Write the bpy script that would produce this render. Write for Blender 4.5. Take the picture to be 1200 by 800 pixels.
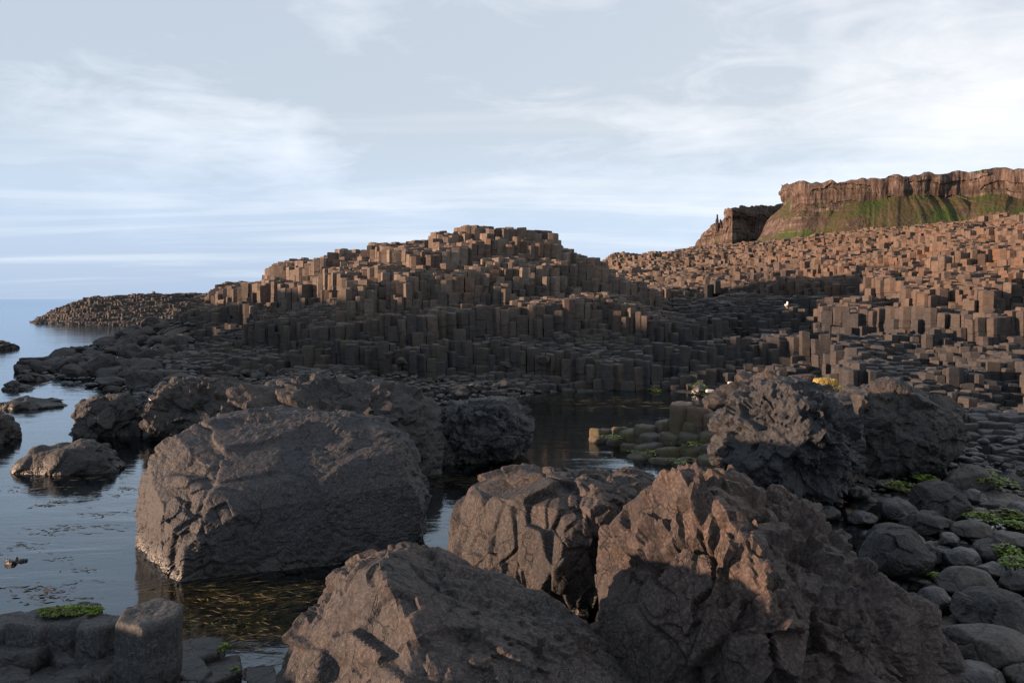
import bpy, math, random
import numpy as np
R = math.radians
random.seed(7)
scene = bpy.context.scene
for o in list(bpy.data.objects): bpy.data.objects.remove(o)

# ------------------------------------------------------------------ camera
F = 1000.0; EYE = 3.0                     # focal length in photo pixels (1200 wide), eye height above the water
cam_d = bpy.data.cameras.new('camera'); cam = bpy.data.objects.new('camera', cam_d)
scene.collection.objects.link(cam); scene.camera = cam
cam.location = (0, 0, EYE); cam.rotation_euler = (R(90), 0, 0)
cam_d.sensor_width = 36; cam_d.lens = 30; cam_d.shift_y = -50/1200
cam_d.clip_end = 20000; cam_d.clip_start = 0.1
def W(px, py, Y): return ((px-600)/F*Y, Y, EYE-(py-350)/F*Y)

# ------------------------------------------------------------------ light
SUN_DIR = np.array([-0.985, -0.135, 0.0]); SUN_EL = R(5.2)      # towards the sun
SUN_DIR /= np.linalg.norm(SUN_DIR)
az = math.atan2(SUN_DIR[0], SUN_DIR[1])                        # clockwise from +Y
world = bpy.data.worlds.new('World'); scene.world = world; world.use_nodes = True
def build_world():
    nt = world.node_tree; N = nt.nodes; L = nt.links; N.clear()
    out = N.new('ShaderNodeOutputWorld'); bg = N.new('ShaderNodeBackground'); bg.inputs[1].default_value = 0.062
    sky = N.new('ShaderNodeTexSky'); sky.sky_type = 'NISHITA'; sky.sun_disc = False
    sky.sun_elevation = SUN_EL; sky.sun_rotation = az; sky.air_density = 1.0; sky.dust_density = 0.6
    tc = N.new('ShaderNodeTexCoord'); sep = N.new('ShaderNodeSeparateXYZ'); L.new(tc.outputs['Generated'], sep.inputs[0])
    def math_(op, a, b=None, c=None):
        m = N.new('ShaderNodeMath'); m.operation = op
        for i, v in enumerate((a, b, c)):
            if v is None: continue
            if isinstance(v, (int, float)): m.inputs[i].default_value = v
            else: L.new(v, m.inputs[i])
        return m.outputs[0]
    def mix(f, a, b):
        m = N.new('ShaderNodeMix'); m.data_type = 'RGBA'
        if isinstance(f, (int, float)): m.inputs[0].default_value = f
        else: L.new(f, m.inputs[0])
        for i, v in ((6, a), (7, b)):
            if isinstance(v, tuple): m.inputs[i].default_value = (*v, 1)
            else: L.new(v, m.inputs[i])
        return m.outputs[2]
    def ramp(f, stops):
        r = N.new('ShaderNodeValToRGB'); L.new(f, r.inputs[0]); cr = r.color_ramp
        while len(cr.elements) < len(stops): cr.elements.new(0.5)
        for e, (p, v) in zip(cr.elements, stops): e.position = p; e.color = (v, v, v, 1) if not isinstance(v, tuple) else (*v, 1)
        return r.outputs[0]
    z = math_('MAXIMUM', sep.outputs[2], 0.0)
    def clouds(sx, sy, sz, off, scale, detail, dist, rough=0.55):
        c = N.new('ShaderNodeCombineXYZ')
        zz = math_('ADD', z, off)
        L.new(math_('MULTIPLY', math_('DIVIDE', sep.outputs[0], zz), sx), c.inputs[0])
        L.new(math_('MULTIPLY', math_('DIVIDE', sep.outputs[1], zz), sy), c.inputs[1])
        c.inputs[2].default_value = sz
        n = N.new('ShaderNodeTexNoise'); L.new(c.outputs[0], n.inputs[0])
        n.inputs['Scale'].default_value = scale; n.inputs['Detail'].default_value = detail
        n.inputs['Roughness'].default_value = rough; n.inputs['Distortion'].default_value = dist
        return n.outputs[0]
    n1 = clouds(1, 1.0, 0.3, 0.16, 0.95, 7, 0.4)          # broad sheets
    n2 = clouds(0.35, 1.0, 4.1, 0.055, 0.8, 8, 0.6)       # streaks toward the horizon
    n3 = clouds(0.9, 1.0, 9.0, 0.12, 3.0, 6, 1.2, 0.6)
    # side bias: warmer and brighter to the right of the view
    rightw = math_('MULTIPLY_ADD', sep.outputs[0], 0.75, 0.42); 
    cl = N.new('ShaderNodeClamp'); L.new(rightw, cl.inputs[0]); rightw = cl.outputs[0]
    grey = mix(rightw, (4.5, 5.15, 6.15), (5.7, 6.05, 6.75))
    cream = mix(rightw, (6.4, 7.0, 7.8), (7.9, 7.6, 7.5))
    base = mix(0.72, sky.outputs[0], grey)
    comb = math_('ADD', math_('MULTIPLY', n1, 0.75), math_('MULTIPLY', n3, 0.25))
    comb = math_('ADD', comb, math_('MULTIPLY_ADD', sep.outputs[0], 0.13, -0.03))
    m1 = ramp(comb, [(0.43, 0.0), (0.66, 0.85)])
    col = mix(m1, base, cream)
    # blue band near the horizon with bright streaks
    hz = ramp(z, [(0.0, 1.0), (0.09, 0.75), (0.20, 0.0)])
    left = math_('MULTIPLY_ADD', sep.outputs[0], -1.2, 0.62); c2 = N.new('ShaderNodeClamp'); L.new(left, c2.inputs[0])
    blue = mix(ramp(z, [(0.0, 0.0), (0.12, 1.0)]), (3.1, 3.9, 5.1), (4.0, 5.0, 6.5))
    hzb = mix(c2.outputs[0], (4.6, 5.6, 6.9), blue)
    col = mix(hz, col, hzb)
    m2 = ramp(n2, [(0.48, 0.0), (0.75, 0.6)])
    m2 = math_('MULTIPLY', m2, ramp(z, [(0.0, 0.15), (0.04, 0.7), (0.10, 1.0), (0.2, 0.5), (0.32, 0.0)]))
    col = mix(m2, col, mix(rightw, (6.5, 6.9, 7.4), (7.6, 7.5, 7.4)))
    L.new(col, bg.inputs[0]); L.new(bg.outputs[0], out.inputs[0])
build_world()
sd = bpy.data.lights.new('sun', 'SUN'); sd.energy = 5.0; sd.angle = R(0.9); sd.color = (1.0, 0.64, 0.42)
sun = bpy.data.objects.new('sun', sd); scene.collection.objects.link(sun)
from mathutils import Vector
sv = Vector((SUN_DIR[0]*math.cos(SUN_EL), SUN_DIR[1]*math.cos(SUN_EL), math.sin(SUN_EL)))
sun.rotation_euler = (-sv).to_track_quat('-Z', 'Y').to_euler(); sun.location = (-60, -20, 40)
scene.view_settings.view_transform = 'Standard'; scene.view_settings.look = 'None'
scene.view_settings.exposure = 1.3; scene.view_settings.gamma = 1
scene.render.engine = 'CYCLES'
scene.cycles.max_bounces = 6; scene.cycles.transparent_max_bounces = 12

# ------------------------------------------------------------------ noise helpers
def hsh(ix, iy, iz, seed):
    with np.errstate(over='ignore'):
        h = (ix.astype(np.int64)*374761393 + iy.astype(np.int64)*668265263 + iz.astype(np.int64)*2147483647 + seed*1274126177) & 0xffffffff
        h = ((h ^ (h >> 13))*1274126177) & 0xffffffff
        h = ((h ^ (h >> 16))*2246822519) & 0xffffffff
        h = h ^ (h >> 15)
    return (h & 0xffffff)/float(0x1000000)
def vnoise(P, seed=0):
    P = np.asarray(P, float); I = np.floor(P).astype(np.int64); f = P-I; f = f*f*(3-2*f)
    r = 0
    for a in (0, 1):
        wa = f[:, 0] if a else 1-f[:, 0]
        for b in (0, 1):
            wb = f[:, 1] if b else 1-f[:, 1]
            for c in (0, 1):
                wc = f[:, 2] if c else 1-f[:, 2]
                r = r+wa*wb*wc*hsh(I[:, 0]+a, I[:, 1]+b, I[:, 2]+c, seed)
    return r*2-1
def fbm(P, seed=0, octv=4, g=0.5):
    P = np.asarray(P, float); a = 1; s = 0; t = 0
    for k in range(octv):
        s = s+a*vnoise(P*(2.03**k)+k*17.3, seed+k); t += a; a *= g
    return s/t
def voro(P, seed=0, jit=0.9):
    I = np.floor(P).astype(np.int64); n = len(P)
    f1 = np.full(n, 9e9); f2 = np.full(n, 9e9); C = np.zeros((n, 3)); ID = np.zeros((n, 3), np.int64)
    for a in (-1, 0, 1):
        for b in (-1, 0, 1):
            for c in (-1, 0, 1):
                J = I+np.array([a, b, c])
                Q = np.stack([hsh(J[:, 0], J[:, 1], J[:, 2], seed+k) for k in (1, 2, 3)], 1)
                Q = J+0.5+(Q-0.5)*jit; d = np.linalg.norm(P-Q, axis=1)
                near = d < f1
                f2 = np.where(near, f1, np.minimum(f2, d)); f1 = np.where(near, d, f1)
                C[near] = Q[near]; ID[near] = J[near]
    rn = np.stack([hsh(ID[:, 0], ID[:, 1], ID[:, 2], seed+50+k) for k in range(4)], 1)
    return f1, f2, C, rn
def vsoft(P, seed, tl, kk=36.0, jit=0.9, stp=1.5):
    """tilted facets blended over narrow seams: value = random step + plane through each cell"""
    I = np.floor(P).astype(np.int64); n = len(P); A = np.zeros(n); Wt = np.zeros(n); f1 = np.full(n, 9.); f2 = np.full(n, 9.)
    for a in (-1, 0, 1):
        for b in (-1, 0, 1):
            for c in (-1, 0, 1):
                J = I+np.array([a, b, c]); h = [hsh(J[:, 0], J[:, 1], J[:, 2], seed+k) for k in range(1, 8)]
                dl = P-(J+0.5+(np.stack(h[:3], 1)-.5)*jit); d2 = (dl**2).sum(1); w = np.exp(-kk*d2)
                A += w*((h[3]-.5)*stp+((np.stack(h[4:7], 1)-.5)*2*tl*dl).sum(1)); Wt += w
                d = np.sqrt(d2); f2 = np.where(d < f1, f1, np.minimum(f2, d)); f1 = np.minimum(f1, d)
    return A/np.maximum(Wt, 1e-30), f2-f1
def noise2(x, y, s, seed, octv=3):
    x = np.atleast_1d(np.asarray(x, float)); y = np.atleast_1d(np.asarray(y, float))
    return fbm(np.stack([x/s, y/s, np.zeros_like(x)+seed*3.7], 1), seed, octv)
def sstep(a, b, x):
    t = np.clip((x-a)/(b-a), 0, 1); return t*t*(3-2*t)

# ------------------------------------------------------------------ mesh / object helpers
def mesh_from(name, V, loops, totals, mat, attr=None, smooth=False):
    me = bpy.data.meshes.new(name); V = np.asarray(V, np.float32)
    loops = np.asarray(loops, np.int32).ravel(); totals = np.asarray(totals, np.int32)
    me.vertices.add(len(V)); me.vertices.foreach_set('co', V.ravel())
    me.loops.add(len(loops)); me.loops.foreach_set('vertex_index', loops)
    me.polygons.add(len(totals)); st = np.concatenate([[0], np.cumsum(totals)[:-1]]).astype(np.int32)
    me.polygons.foreach_set('loop_start', st); me.polygons.foreach_set('loop_total', totals)
    me.polygons.foreach_set('use_smooth', np.full(len(totals), smooth))
    if attr is not None:
        a = me.color_attributes.new('crnd', 'FLOAT_COLOR', 'POINT'); a.data.foreach_set('color', np.asarray(attr, np.float32).ravel())
    me.update(calc_edges=True); me.validate()
    if mat: me.materials.append(mat)
    return me
def add(name, me, loc=(0, 0, 0), label=None, cat=None, group=None, kind=None, parent=None):
    o = bpy.data.objects.new(name, me); scene.collection.objects.link(o); o.location = loc
    if label: o['label'] = label
    if cat: o['category'] = cat
    if group: o['group'] = group
    if kind: o['kind'] = kind
    if parent: o.parent = parent
    return o
_ico = {}
def ico(level):
    if level not in _ico:
        import bmesh
        bm = bmesh.new(); bmesh.ops.create_icosphere(bm, subdivisions=level, radius=1.0)
        V = np.array([v.co[:] for v in bm.verts]); Fc = np.array([[v.index for v in f.verts] for f in bm.faces]); bm.free()
        V /= np.linalg.norm(V, axis=1)[:, None]; _ico[level] = (V, Fc)
    return _ico[level]

# ------------------------------------------------------------------ material helpers
class NT:
    def __init__(s, name):
        s.m = bpy.data.materials.new(name); s.m.use_nodes = True; s.N = s.m.node_tree.nodes; s.L = s.m.node_tree.links; s.N.clear()
        s.out = s.N.new('ShaderNodeOutputMaterial'); s.b = s.N.new('ShaderNodeBsdfPrincipled'); s.L.new(s.b.outputs[0], s.out.inputs[0])
        s.tc = s.N.new('ShaderNodeTexCoord'); s.geo = s.N.new('ShaderNodeNewGeometry')
    def put(s, v, i):
        if isinstance(v, (int, float)): i.default_value = v
        elif isinstance(v, tuple): i.default_value = (*v, 1) if len(v) == 3 and i.type == 'RGBA' else v
        else: s.L.new(v, i)
    def math(s, op, a, b=0.0, c=0.0, clamp=False):
        m = s.N.new('ShaderNodeMath'); m.operation = op; m.use_clamp = clamp
        for i, v in enumerate((a, b, c)): s.put(v, m.inputs[i])
        return m.outputs[0]
    def mix(s, f, a, b, mode='MIX'):
        m = s.N.new('ShaderNodeMix'); m.data_type = 'RGBA'; m.blend_type = mode
        s.put(f, m.inputs[0]); s.put(a, m.inputs[6]); s.put(b, m.inputs[7]); return m.outputs[2]
    def ramp(s, f, stops):
        r = s.N.new('ShaderNodeValToRGB'); s.L.new(f, r.inputs[0]); cr = r.color_ramp
        while len(cr.elements) < len(stops): cr.elements.new(0.5)
        for e, (p, v) in zip(cr.elements, stops): e.position = p; e.color = (*v, 1) if isinstance(v, tuple) else (v, v, v, 1)
        return r.outputs[0]
    def noise(s, vec, scale, detail=6, rough=0.55, dist=0.0):
        n = s.N.new('ShaderNodeTexNoise'); s.L.new(vec, n.inputs['Vector']); n.inputs['Scale'].default_value = scale
        n.inputs['Detail'].default_value = detail; n.inputs['Roughness'].default_value = rough; n.inputs['Distortion'].default_value = dist
        return n.outputs[0]
    def vor(s, vec, scale, feat='F1', out=0, rand=1.0):
        n = s.N.new('ShaderNodeTexVoronoi'); n.feature = feat; s.L.new(vec, n.inputs['Vector']); n.inputs['Scale'].default_value = scale
        n.inputs['Randomness'].default_value = rand; return n.outputs[out]
    def mapping(s, vec, sc=(1, 1, 1), loc=(0, 0, 0), rot=(0, 0, 0)):
        n = s.N.new('ShaderNodeMapping'); s.L.new(vec, n.inputs[0]); n.inputs['Scale'].default_value = sc; n.inputs['Location'].default_value = loc
        n.inputs['Rotation'].default_value = rot; return n.outputs[0]
    def sep(s, vec):
        n = s.N.new('ShaderNodeSeparateXYZ'); s.L.new(vec, n.inputs[0]); return n.outputs
    def sepc(s, c):
        n = s.N.new('ShaderNodeSeparateColor'); s.L.new(c, n.inputs[0]); return n.outputs
    def bump(s, h, strength=0.5, dist=0.02, prev=None):
        n = s.N.new('ShaderNodeBump'); s.L.new(h, n.inputs['Height']); n.inputs['Strength'].default_value = strength; n.inputs['Distance'].default_value = dist
        if prev: s.L.new(prev, n.inputs['Normal'])
        return n.outputs[0]
    def fin(s, col, rough=0.8, normal=None, spec=0.3):
        s.put(col, s.b.inputs['Base Color']); s.put(rough, s.b.inputs['Roughness']); s.b.inputs['Specular IOR Level'].default_value = spec
        if normal: s.L.new(normal, s.b.inputs['Normal'])
        return s.m
def scl(c, k): return tuple(x*k for x in c)

def rock_mat(name, dark, brown, brown_amt=0.5, barn=0.5, crack=4.0, wet=0.25, seed=0.0, pit=0.0, chip=1.0, cw=.028):
    t = NT(name); P = t.mapping(t.tc.outputs['Object'], loc=(seed, seed*1.7, -seed))
    n1 = t.noise(P, 0.9, 5, 0.55); n2 = t.noise(P, 5.0, 8, 0.62); n3 = t.noise(P, 38.0, 6, 0.65); n4 = t.noise(P, 2.2, 6, 0.6, 0.8)
    z = t.sep(t.geo.outputs['Position'])[2]
    a = t.math('MULTIPLY_ADD', n1, 1.6, brown_amt-1.05); a = t.math('ADD', a, t.math('MULTIPLY_ADD', n2, 1.0, -0.5), clamp=True)
    zh = t.math('MULTIPLY_ADD', z, 0.8, -0.1, clamp=True)
    a = t.math('MULTIPLY', a, t.math('MULTIPLY_ADD', zh, 0.75, 0.25, ), clamp=True)
    col = t.mix(a, dark, brown)
    v = t.math('MULTIPLY_ADD', n3, 1.3, 0.25)
    col = t.mix(t.ramp(t.noise(P, 14.0, 5, 0.7, 0.5), [(0.5, 0.0), (0.62, 0.55)]), col, scl(dark, 0.5))
    col = t.mix(1.0, col, t.ramp(v, [(0.55, 0.25), (0.95, 1.0), (1.0, 1.6)]), 'MULTIPLY')
    col = t.mix(t.ramp(n4, [(0.56, 0.0), (0.7, 0.35)]), col, scl(dark, 1.9))          # grey lichen films
    col = t.mix(t.ramp(n4, [(0.3, 0.5), (0.42, 0.0)]), col, scl(dark, 0.45))
    wv = t.N.new('ShaderNodeVectorMath'); wv.operation = 'MULTIPLY_ADD'; nw = t.N.new('ShaderNodeTexNoise'); nw.inputs['Scale'].default_value = 3.5; nw.inputs['Detail'].default_value = 4
    t.L.new(P, nw.inputs['Vector']); t.L.new(nw.outputs['Color'], wv.inputs[0]); wv.inputs[1].default_value = (.35, .35, .35); t.L.new(P, wv.inputs[2])
    e = t.vor(t.mapping(wv.outputs[0], sc=(1, 1, 0.6)), crack, 'DISTANCE_TO_EDGE')
    ck = t.ramp(e, [(0.0, 0.0), (cw, 1.0)])
    ckm = t.math('MAXIMUM', ck, t.ramp(t.noise(P, 2.3, 5), [(0.40, 0.05), (0.56, 1.0)]))
    col = t.mix(t.math('SUBTRACT', 1.0, ckm), col, scl(dark, 0.35))
    # barnacle specks
    bv = t.vor(P, 70.0, 'F1'); bm_ = t.ramp(bv, [(0.16, 1.0), (0.3, 0.0)])
    zone = t.ramp(t.noise(P, 3.0, 5, 0.7), [(0.5-0.12*barn, 0.0), (0.62, 1.0)])
    low = t.math('SUBTRACT', 1.0, t.math('MULTIPLY_ADD', z, 0.9, -0.55, clamp=True), clamp=True)
    bb = t.math('MULTIPLY', t.math('MULTIPLY', bm_, zone), t.math('MULTIPLY_ADD', low, 0.7*barn, 0.1*barn), clamp=True)
    col = t.mix(bb, col, (0.22, 0.22, 0.21))
    wetf = t.ramp(t.math('ADD', z, t.math('MULTIPLY', n2, 0.25)), [(0.15, 1.0), (0.36, 0.0)])
    col = t.mix(t.math('MULTIPLY', wetf, 0.7), col, (0.008, 0.008, 0.007))
    h = t.math('ADD', t.math('MULTIPLY', n2, 0.5), t.math('MULTIPLY', n3, 0.16))
    h = t.math('ADD', h, t.math('MULTIPLY', ckm, 0.22))
    fv = t.vor(wv.outputs[0], 11.0, 'F1'); fc = t.sepc(t.vor(wv.outputs[0], 11.0, 'F1', 1))[0]
    h = t.math('ADD', h, t.math('MULTIPLY_ADD', fv, -0.25*chip, t.math('MULTIPLY', fc, 0.14*chip)))
    if pit: h = t.math('ADD', h, t.math('MULTIPLY', t.vor(P, 9.0, 'SMOOTH_F1'), pit))
    nb = t.bump(h, 0.55+.35*chip, 0.055)
    nb = t.bump(bb, 0.4, 0.01, nb)
    rough = t.math('SUBTRACT', 0.85, t.math('MULTIPLY_ADD', wetf, 0.35, wet*0.4))
    return t.fin(col, rough, nb, 0.35)

def column_mat(name, moss=0.0):
    t = NT(name); P = t.tc.outputs['Object']; G = t.geo.outputs['Position']
    at = t.N.new('ShaderNodeAttribute'); at.attribute_name = 'crnd'; r = t.sepc(at.outputs['Color'])
    z = t.sep(G)[2]; nz = t.sep(t.geo.outputs['True Normal'])[2]
    n1 = t.noise(G, 0.22, 4); n2 = t.noise(G, 6.0, 7, 0.65); n3 = t.noise(G, 40.0, 5, 0.6); n4 = t.noise(G, 1.1, 5, 0.6)
    # black tidal zone gives way upward to weathered tan and grey stone
    zz = t.math('ADD', z, t.math('MULTIPLY_ADD', n1, 2.2, -1.1)); zz = t.math('ADD', zz, t.math('MULTIPLY_ADD', r[0], 0.9, -0.45))
    up = t.ramp(t.math('MULTIPLY', zz, 0.2), [(0.30, 0.0), (0.58, 0.55), (0.85, 1.0)])
    low = t.mix(r[1], (0.030, 0.031, 0.035), (0.060, 0.051, 0.043))
    tan = t.mix(r[1], (0.062, 0.047, 0.039), (0.155, 0.125, 0.102))
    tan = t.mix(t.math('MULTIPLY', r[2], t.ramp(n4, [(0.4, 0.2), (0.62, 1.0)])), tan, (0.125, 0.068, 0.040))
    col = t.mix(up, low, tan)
    col = t.mix(1.0, col, t.ramp(t.math('MULTIPLY_ADD', n2, 0.9, 0.05), [(0.2, 0.45), (0.8, 1.35)]), 'MULTIPLY')
    col = t.mix(t.ramp(n3, [(0.55, 0.0), (0.75, 0.35)]), col, t.mix(up, (0.09, 0.09, 0.09), (0.2, 0.18, 0.15)))
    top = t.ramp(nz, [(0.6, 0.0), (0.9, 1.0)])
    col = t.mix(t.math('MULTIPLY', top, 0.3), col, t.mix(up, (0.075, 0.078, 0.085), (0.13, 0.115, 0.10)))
    gz = t.ramp(t.noise(G, 0.9 if not moss else 2.0, 5, 0.7), [(0.56, 0.0), (0.66, 1.0)] if not moss else [(0.44, 0.0), (0.62, .9)])
    tidal = t.ramp(z, [(0.0, 1.0), (0.75, 0.9), (1.0, 0.0)])
    col = t.mix(t.math('MULTIPLY', t.math('MULTIPLY', gz, tidal), 0.25+0.6*moss), col, (0.075, 0.066, 0.030) if moss else (0.05, 0.045, 0.025))
    far = t.math('MULTIPLY', t.ramp(t.noise(G, 0.09, 4), [(0.49, 0.0), (0.6, 0.85)]), t.ramp(t.math('MULTIPLY', z, 0.1), [(0.5, 0.0), (0.7, 1.0)]))
    col = t.mix(t.math('MULTIPLY', far, top), col, (0.055, 0.062, 0.022))
    h = t.math('ADD', n2, t.math('MULTIPLY', n3, 0.3)); nb = t.bump(h, 0.8, 0.03)
    jt = t.noise(t.mapping(G, sc=(0.25, 0.25, 3.2)), 1.6, 3); jl = t.ramp(jt, [(0.48, 1.0), (0.5, 0.0), (0.52, 1.0)])
    nb = t.bump(jl, 0.5, 0.02, nb)
    return t.fin(col, 0.8, nb, 0.3)

M_col = column_mat('basalt_columns'); M_moss = column_mat('mossy_basalt', 1.0)
M_bgrey = rock_mat('basalt_blue_grey', (0.022, 0.024, 0.029), (0.060, 0.045, 0.037), 0.40, 0.6, 2.2, 0.3, 1.0, 0.0, 1.0)
M_bdark = rock_mat('basalt_dark', (0.024, 0.025, 0.027), (0.08, 0.055, 0.042), 0.35, 0.5, 2.4, 0.2, 5.0)
M_bpit = rock_mat('basalt_pitted', (0.025, 0.027, 0.031), (0.07, 0.052, 0.042), 0.15, 0.6, 3.0, 0.2, 9.0, 0.8)
M_bbrown = rock_mat('basalt_brown', (0.024, 0.024, 0.026), (0.084, 0.056, 0.042), 0.52, 0.7, 4.6, 0.1, 3.0, 0.0, 0.55)
M_bbrown2 = rock_mat('basalt_brown_joints', (0.028, 0.025, 0.025), (0.088, 0.055, 0.041), 0.66, 0.35, 7.0, 0.1, 13.0, 0.0, 0.4, .045)
M_peb2 = rock_mat('brown_worn_stone', (0.040, 0.036, 0.035), (0.075, 0.062, 0.054), 0.5, 0.4, 1.5, 0.5, 8.0, 0.0, 0.5)
M_peb = rock_mat('wave_worn_stone', (0.030, 0.032, 0.037), (0.052, 0.048, 0.046), 0.4, 0.15, 1.2, 0.9, 4.0)

# ------------------------------------------------------------------ the lie of the land: height nodes (Y, z) along sight lines
SEA = [(4, -1.0), (250, -1.5)]
T = {
 -500: SEA, -60: SEA,
 30:  [(4, -.8), (28, -.6), (33, -.15), (35, .02), (39, .02), (41, -.4), (90, -1.2), (101, -.6), (104, -.3), (112, -.2), (140, -.6)],
 70:  [(4, -.8), (27, -.6), (31, -.05), (35, .15), (42, .2), (46, -.4), (90, -1.0), (98, -.2), (101, .2), (106, 1.1), (112, 1.9), (150, 1.0)],
 110: [(4, -.7), (25, -.6), (29, .02), (35, .22), (43, .45), (49, .0), (52, -.6), (90, -.8), (97, .0), (100, .8), (104, 2.2), (110, 3.2), (150, 3)],
 180: [(4, -.7), (23, -.5), (26, .05), (30, .3), (38, .7), (44, 1.0), (47, 1.5), (50, 1.65), (53, 1.2), (60, -.5), (88, -.6), (96, .2), (100, 1.0), (104, 2.4), (110, 3.6), (150, 3)],
 215: [(4, -.6), (21, -.4), (24, .1), (30, .45), (38, .9), (41, 1.3), (43, 1.9), (46, 2.45), (50, 2.4), (58, .6), (90, .2), (100, 1.5), (110, 3.7), (150, 3)],
 255: [(4, -.6), (20, -.3), (23, .15), (28, .4), (34, .8), (38, 1.3), (41, 2.5), (45, 3.5), (50, 3.3), (60, 1.5), (95, 1.5), (110, 3.8), (150, 3)],
 320: [(4, -.6), (18, -.4), (23, .2), (30, .6), (33, 1.1), (35, 2.0), (38, 3.6), (42, 4.75), (48, 4.7), (60, 2.5), (150, 3)],
 400: [(4, -.6), (18, -.4), (23, .2), (28.5, .6), (30, 1.4), (33, 3.0), (36, 4.4), (38.5, 5.2), (45, 5.1), (60, 2.6), (150, 3)],
 480: [(4, -.6), (21.5, -.4), (24, .1), (28, .45), (29.3, 1.7), (32, 3.0), (34.5, 4.5), (38, 5.75), (45, 5.5), (60, 2.8), (150, 3)],
 520: [(4, -.6), (22.5, -.4), (25, .1), (28.2, .42), (29.2, 1.4), (31.5, 2.6), (34, 4.2), (36, 5.3), (38, 6.05), (44, 5.9), (60, 3), (150, 4)],
 555: [(4, -.6), (23, -.45), (25.5, .1), (28.3, .4), (29.2, 1.2), (31, 2.0), (32, 2.9), (34, 3.8), (36, 5.5), (38, 6.25), (44, 6.1), (60, 3), (150, 4)],
 600: [(4, -.6), (24, -.45), (26.2, .05), (28.2, .35), (29.0, 1.3), (31, 2.0), (32, 2.9), (34, 3.8), (36, 5.4), (38, 6.25), (44, 6.0), (60, 3), (150, 4)],
 645: [(4, -.6), (24.5, -.5), (27.3, -.1), (28.2, .3), (28.8, 1.4), (31, 2.0), (32, 2.9), (34, 3.7), (36, 5.2), (37.5, 5.95), (44, 5.6), (60, 3), (150, 4)],
 680: [(4, -.6), (26, -.5), (27.6, -.1), (28.4, .6), (28.8, 1.4), (31, 2.0), (32, 2.8), (34, 3.6), (36, 4.6), (37.5, 5.1), (44, 4.7), (58, 3.2), (75, 4), (110, 6)],
 720: [(4, -.6), (26, -.5), (27.8, -.1), (28.4, 1.2), (31, 2.0), (32, 2.7), (34, 3.4), (37, 4.35), (42, 4.1), (55, 3.2), (75, 4.8), (90, 6.2), (105, 8.5), (112, 8.6), (160, 7)],
 755: [(4, -.6), (26, -.4), (27.8, -.1), (28.4, 1.2), (31, 1.9), (32.5, 2.6), (35, 3.3), (38, 3.5), (44, 3.1), (55, 3.4), (75, 5.0), (90, 7.1), (105, 8.6), (112, 8.7), (160, 7)],
 785: [(4, -.5), (26, -.3), (27.8, -.05), (28.4, 1.1), (31, 1.8), (34, 2.5), (38, 2.9), (50, 3.3), (75, 5.3), (95, 8.0), (106, 8.9), (160, 8)],
 850: [(4, -.4), (14, -.2), (21, -.1), (24, .1), (28, .2), (29, 1.3), (34, 2.1), (42, 2.8), (50, 3.5), (75, 5.8), (95, 8.7), (108, 9.8), (160, 9)],
 920: [(4, -.3), (14, -.1), (19, .1), (23, .3), (27, .5), (28, 1.3), (33, 2.05), (38, 2.85), (45, 3.9), (60, 5.6), (85, 8.5), (102, 10.3), (160, 10)],
 1000:[(4, -.15), (12, -.06), (15, .05), (18, .35), (22, .75), (24, 1.05), (27, 1.4), (29, 2.1), (34, 3.0), (40, 4.2), (50, 5.5), (65, 7.4), (90, 10.2), (100, 10.9), (160, 11)],
 1100:[(4, -.10), (12, -.04), (14, .08), (18, .45), (22, .85), (24, 1.1), (25.5, 1.7), (28.5, 2.6), (31.5, 3.6), (36, 5.0), (42, 6.0), (60, 8.2), (90, 10.8), (160, 11)],
 1200:[(4, -.10), (11.5, -.04), (13, .1), (17, .6), (21, 1.05), (24, 1.85), (28, 3.1), (32, 4.6), (38, 6.1), (50, 7.9), (90, 11.5), (160, 12)],
 1350:[(4, -.05), (11, 0), (13, .2), (17, .8), (21, 1.6), (24, 2.6), (28, 4.0), (32, 5.2), (38, 6.8), (50, 8.6), (90, 12), (160, 12.5)],
 2000:[(4, .2), (13, .8), (21, 2.6), (28, 5.0), (38, 8), (50, 10), (90, 13), (160, 13)],
}
TP = np.array(sorted(T)); TY = np.exp(np.linspace(np.log(3.5), np.log(300), 700))
TG = np.array([np.interp(TY, [a for a, b in T[p]], [b for a, b in T[p]]) for p in TP])
def H(x, y):
    x = np.asarray(x, float); y = np.clip(np.asarray(y, float), 3.6, 299)
    p = np.clip(x/y*F+600, TP[0], TP[-1]-.01); i = np.clip(np.searchsorted(TP, p, 'right')-1, 0, len(TP)-2)
    tp = (p-TP[i])/(TP[i+1]-TP[i])
    fy = (np.log(y)-np.log(3.5))/(np.log(300)-np.log(3.5))*699; j = np.clip(fy.astype(int), 0, 698); ty = fy-j
    a = TG[i, j]*(1-ty)+TG[i, j+1]*ty; b = TG[i+1, j]*(1-ty)+TG[i+1, j+1]*ty
    h = a*(1-tp)+b*tp
    # front spur of low columns on the right
    sp = np.exp(-((y-23.4)/0.9)**4)
    pk = np.interp(p, [978, 992, 1012, 1030, 1060, 1120, 1150], [0, 1.25, 1.85, 1.55, 1.5, 1.35, 0])
    return np.where(sp*pk > .05, np.maximum(h, sp*pk), h)

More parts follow.
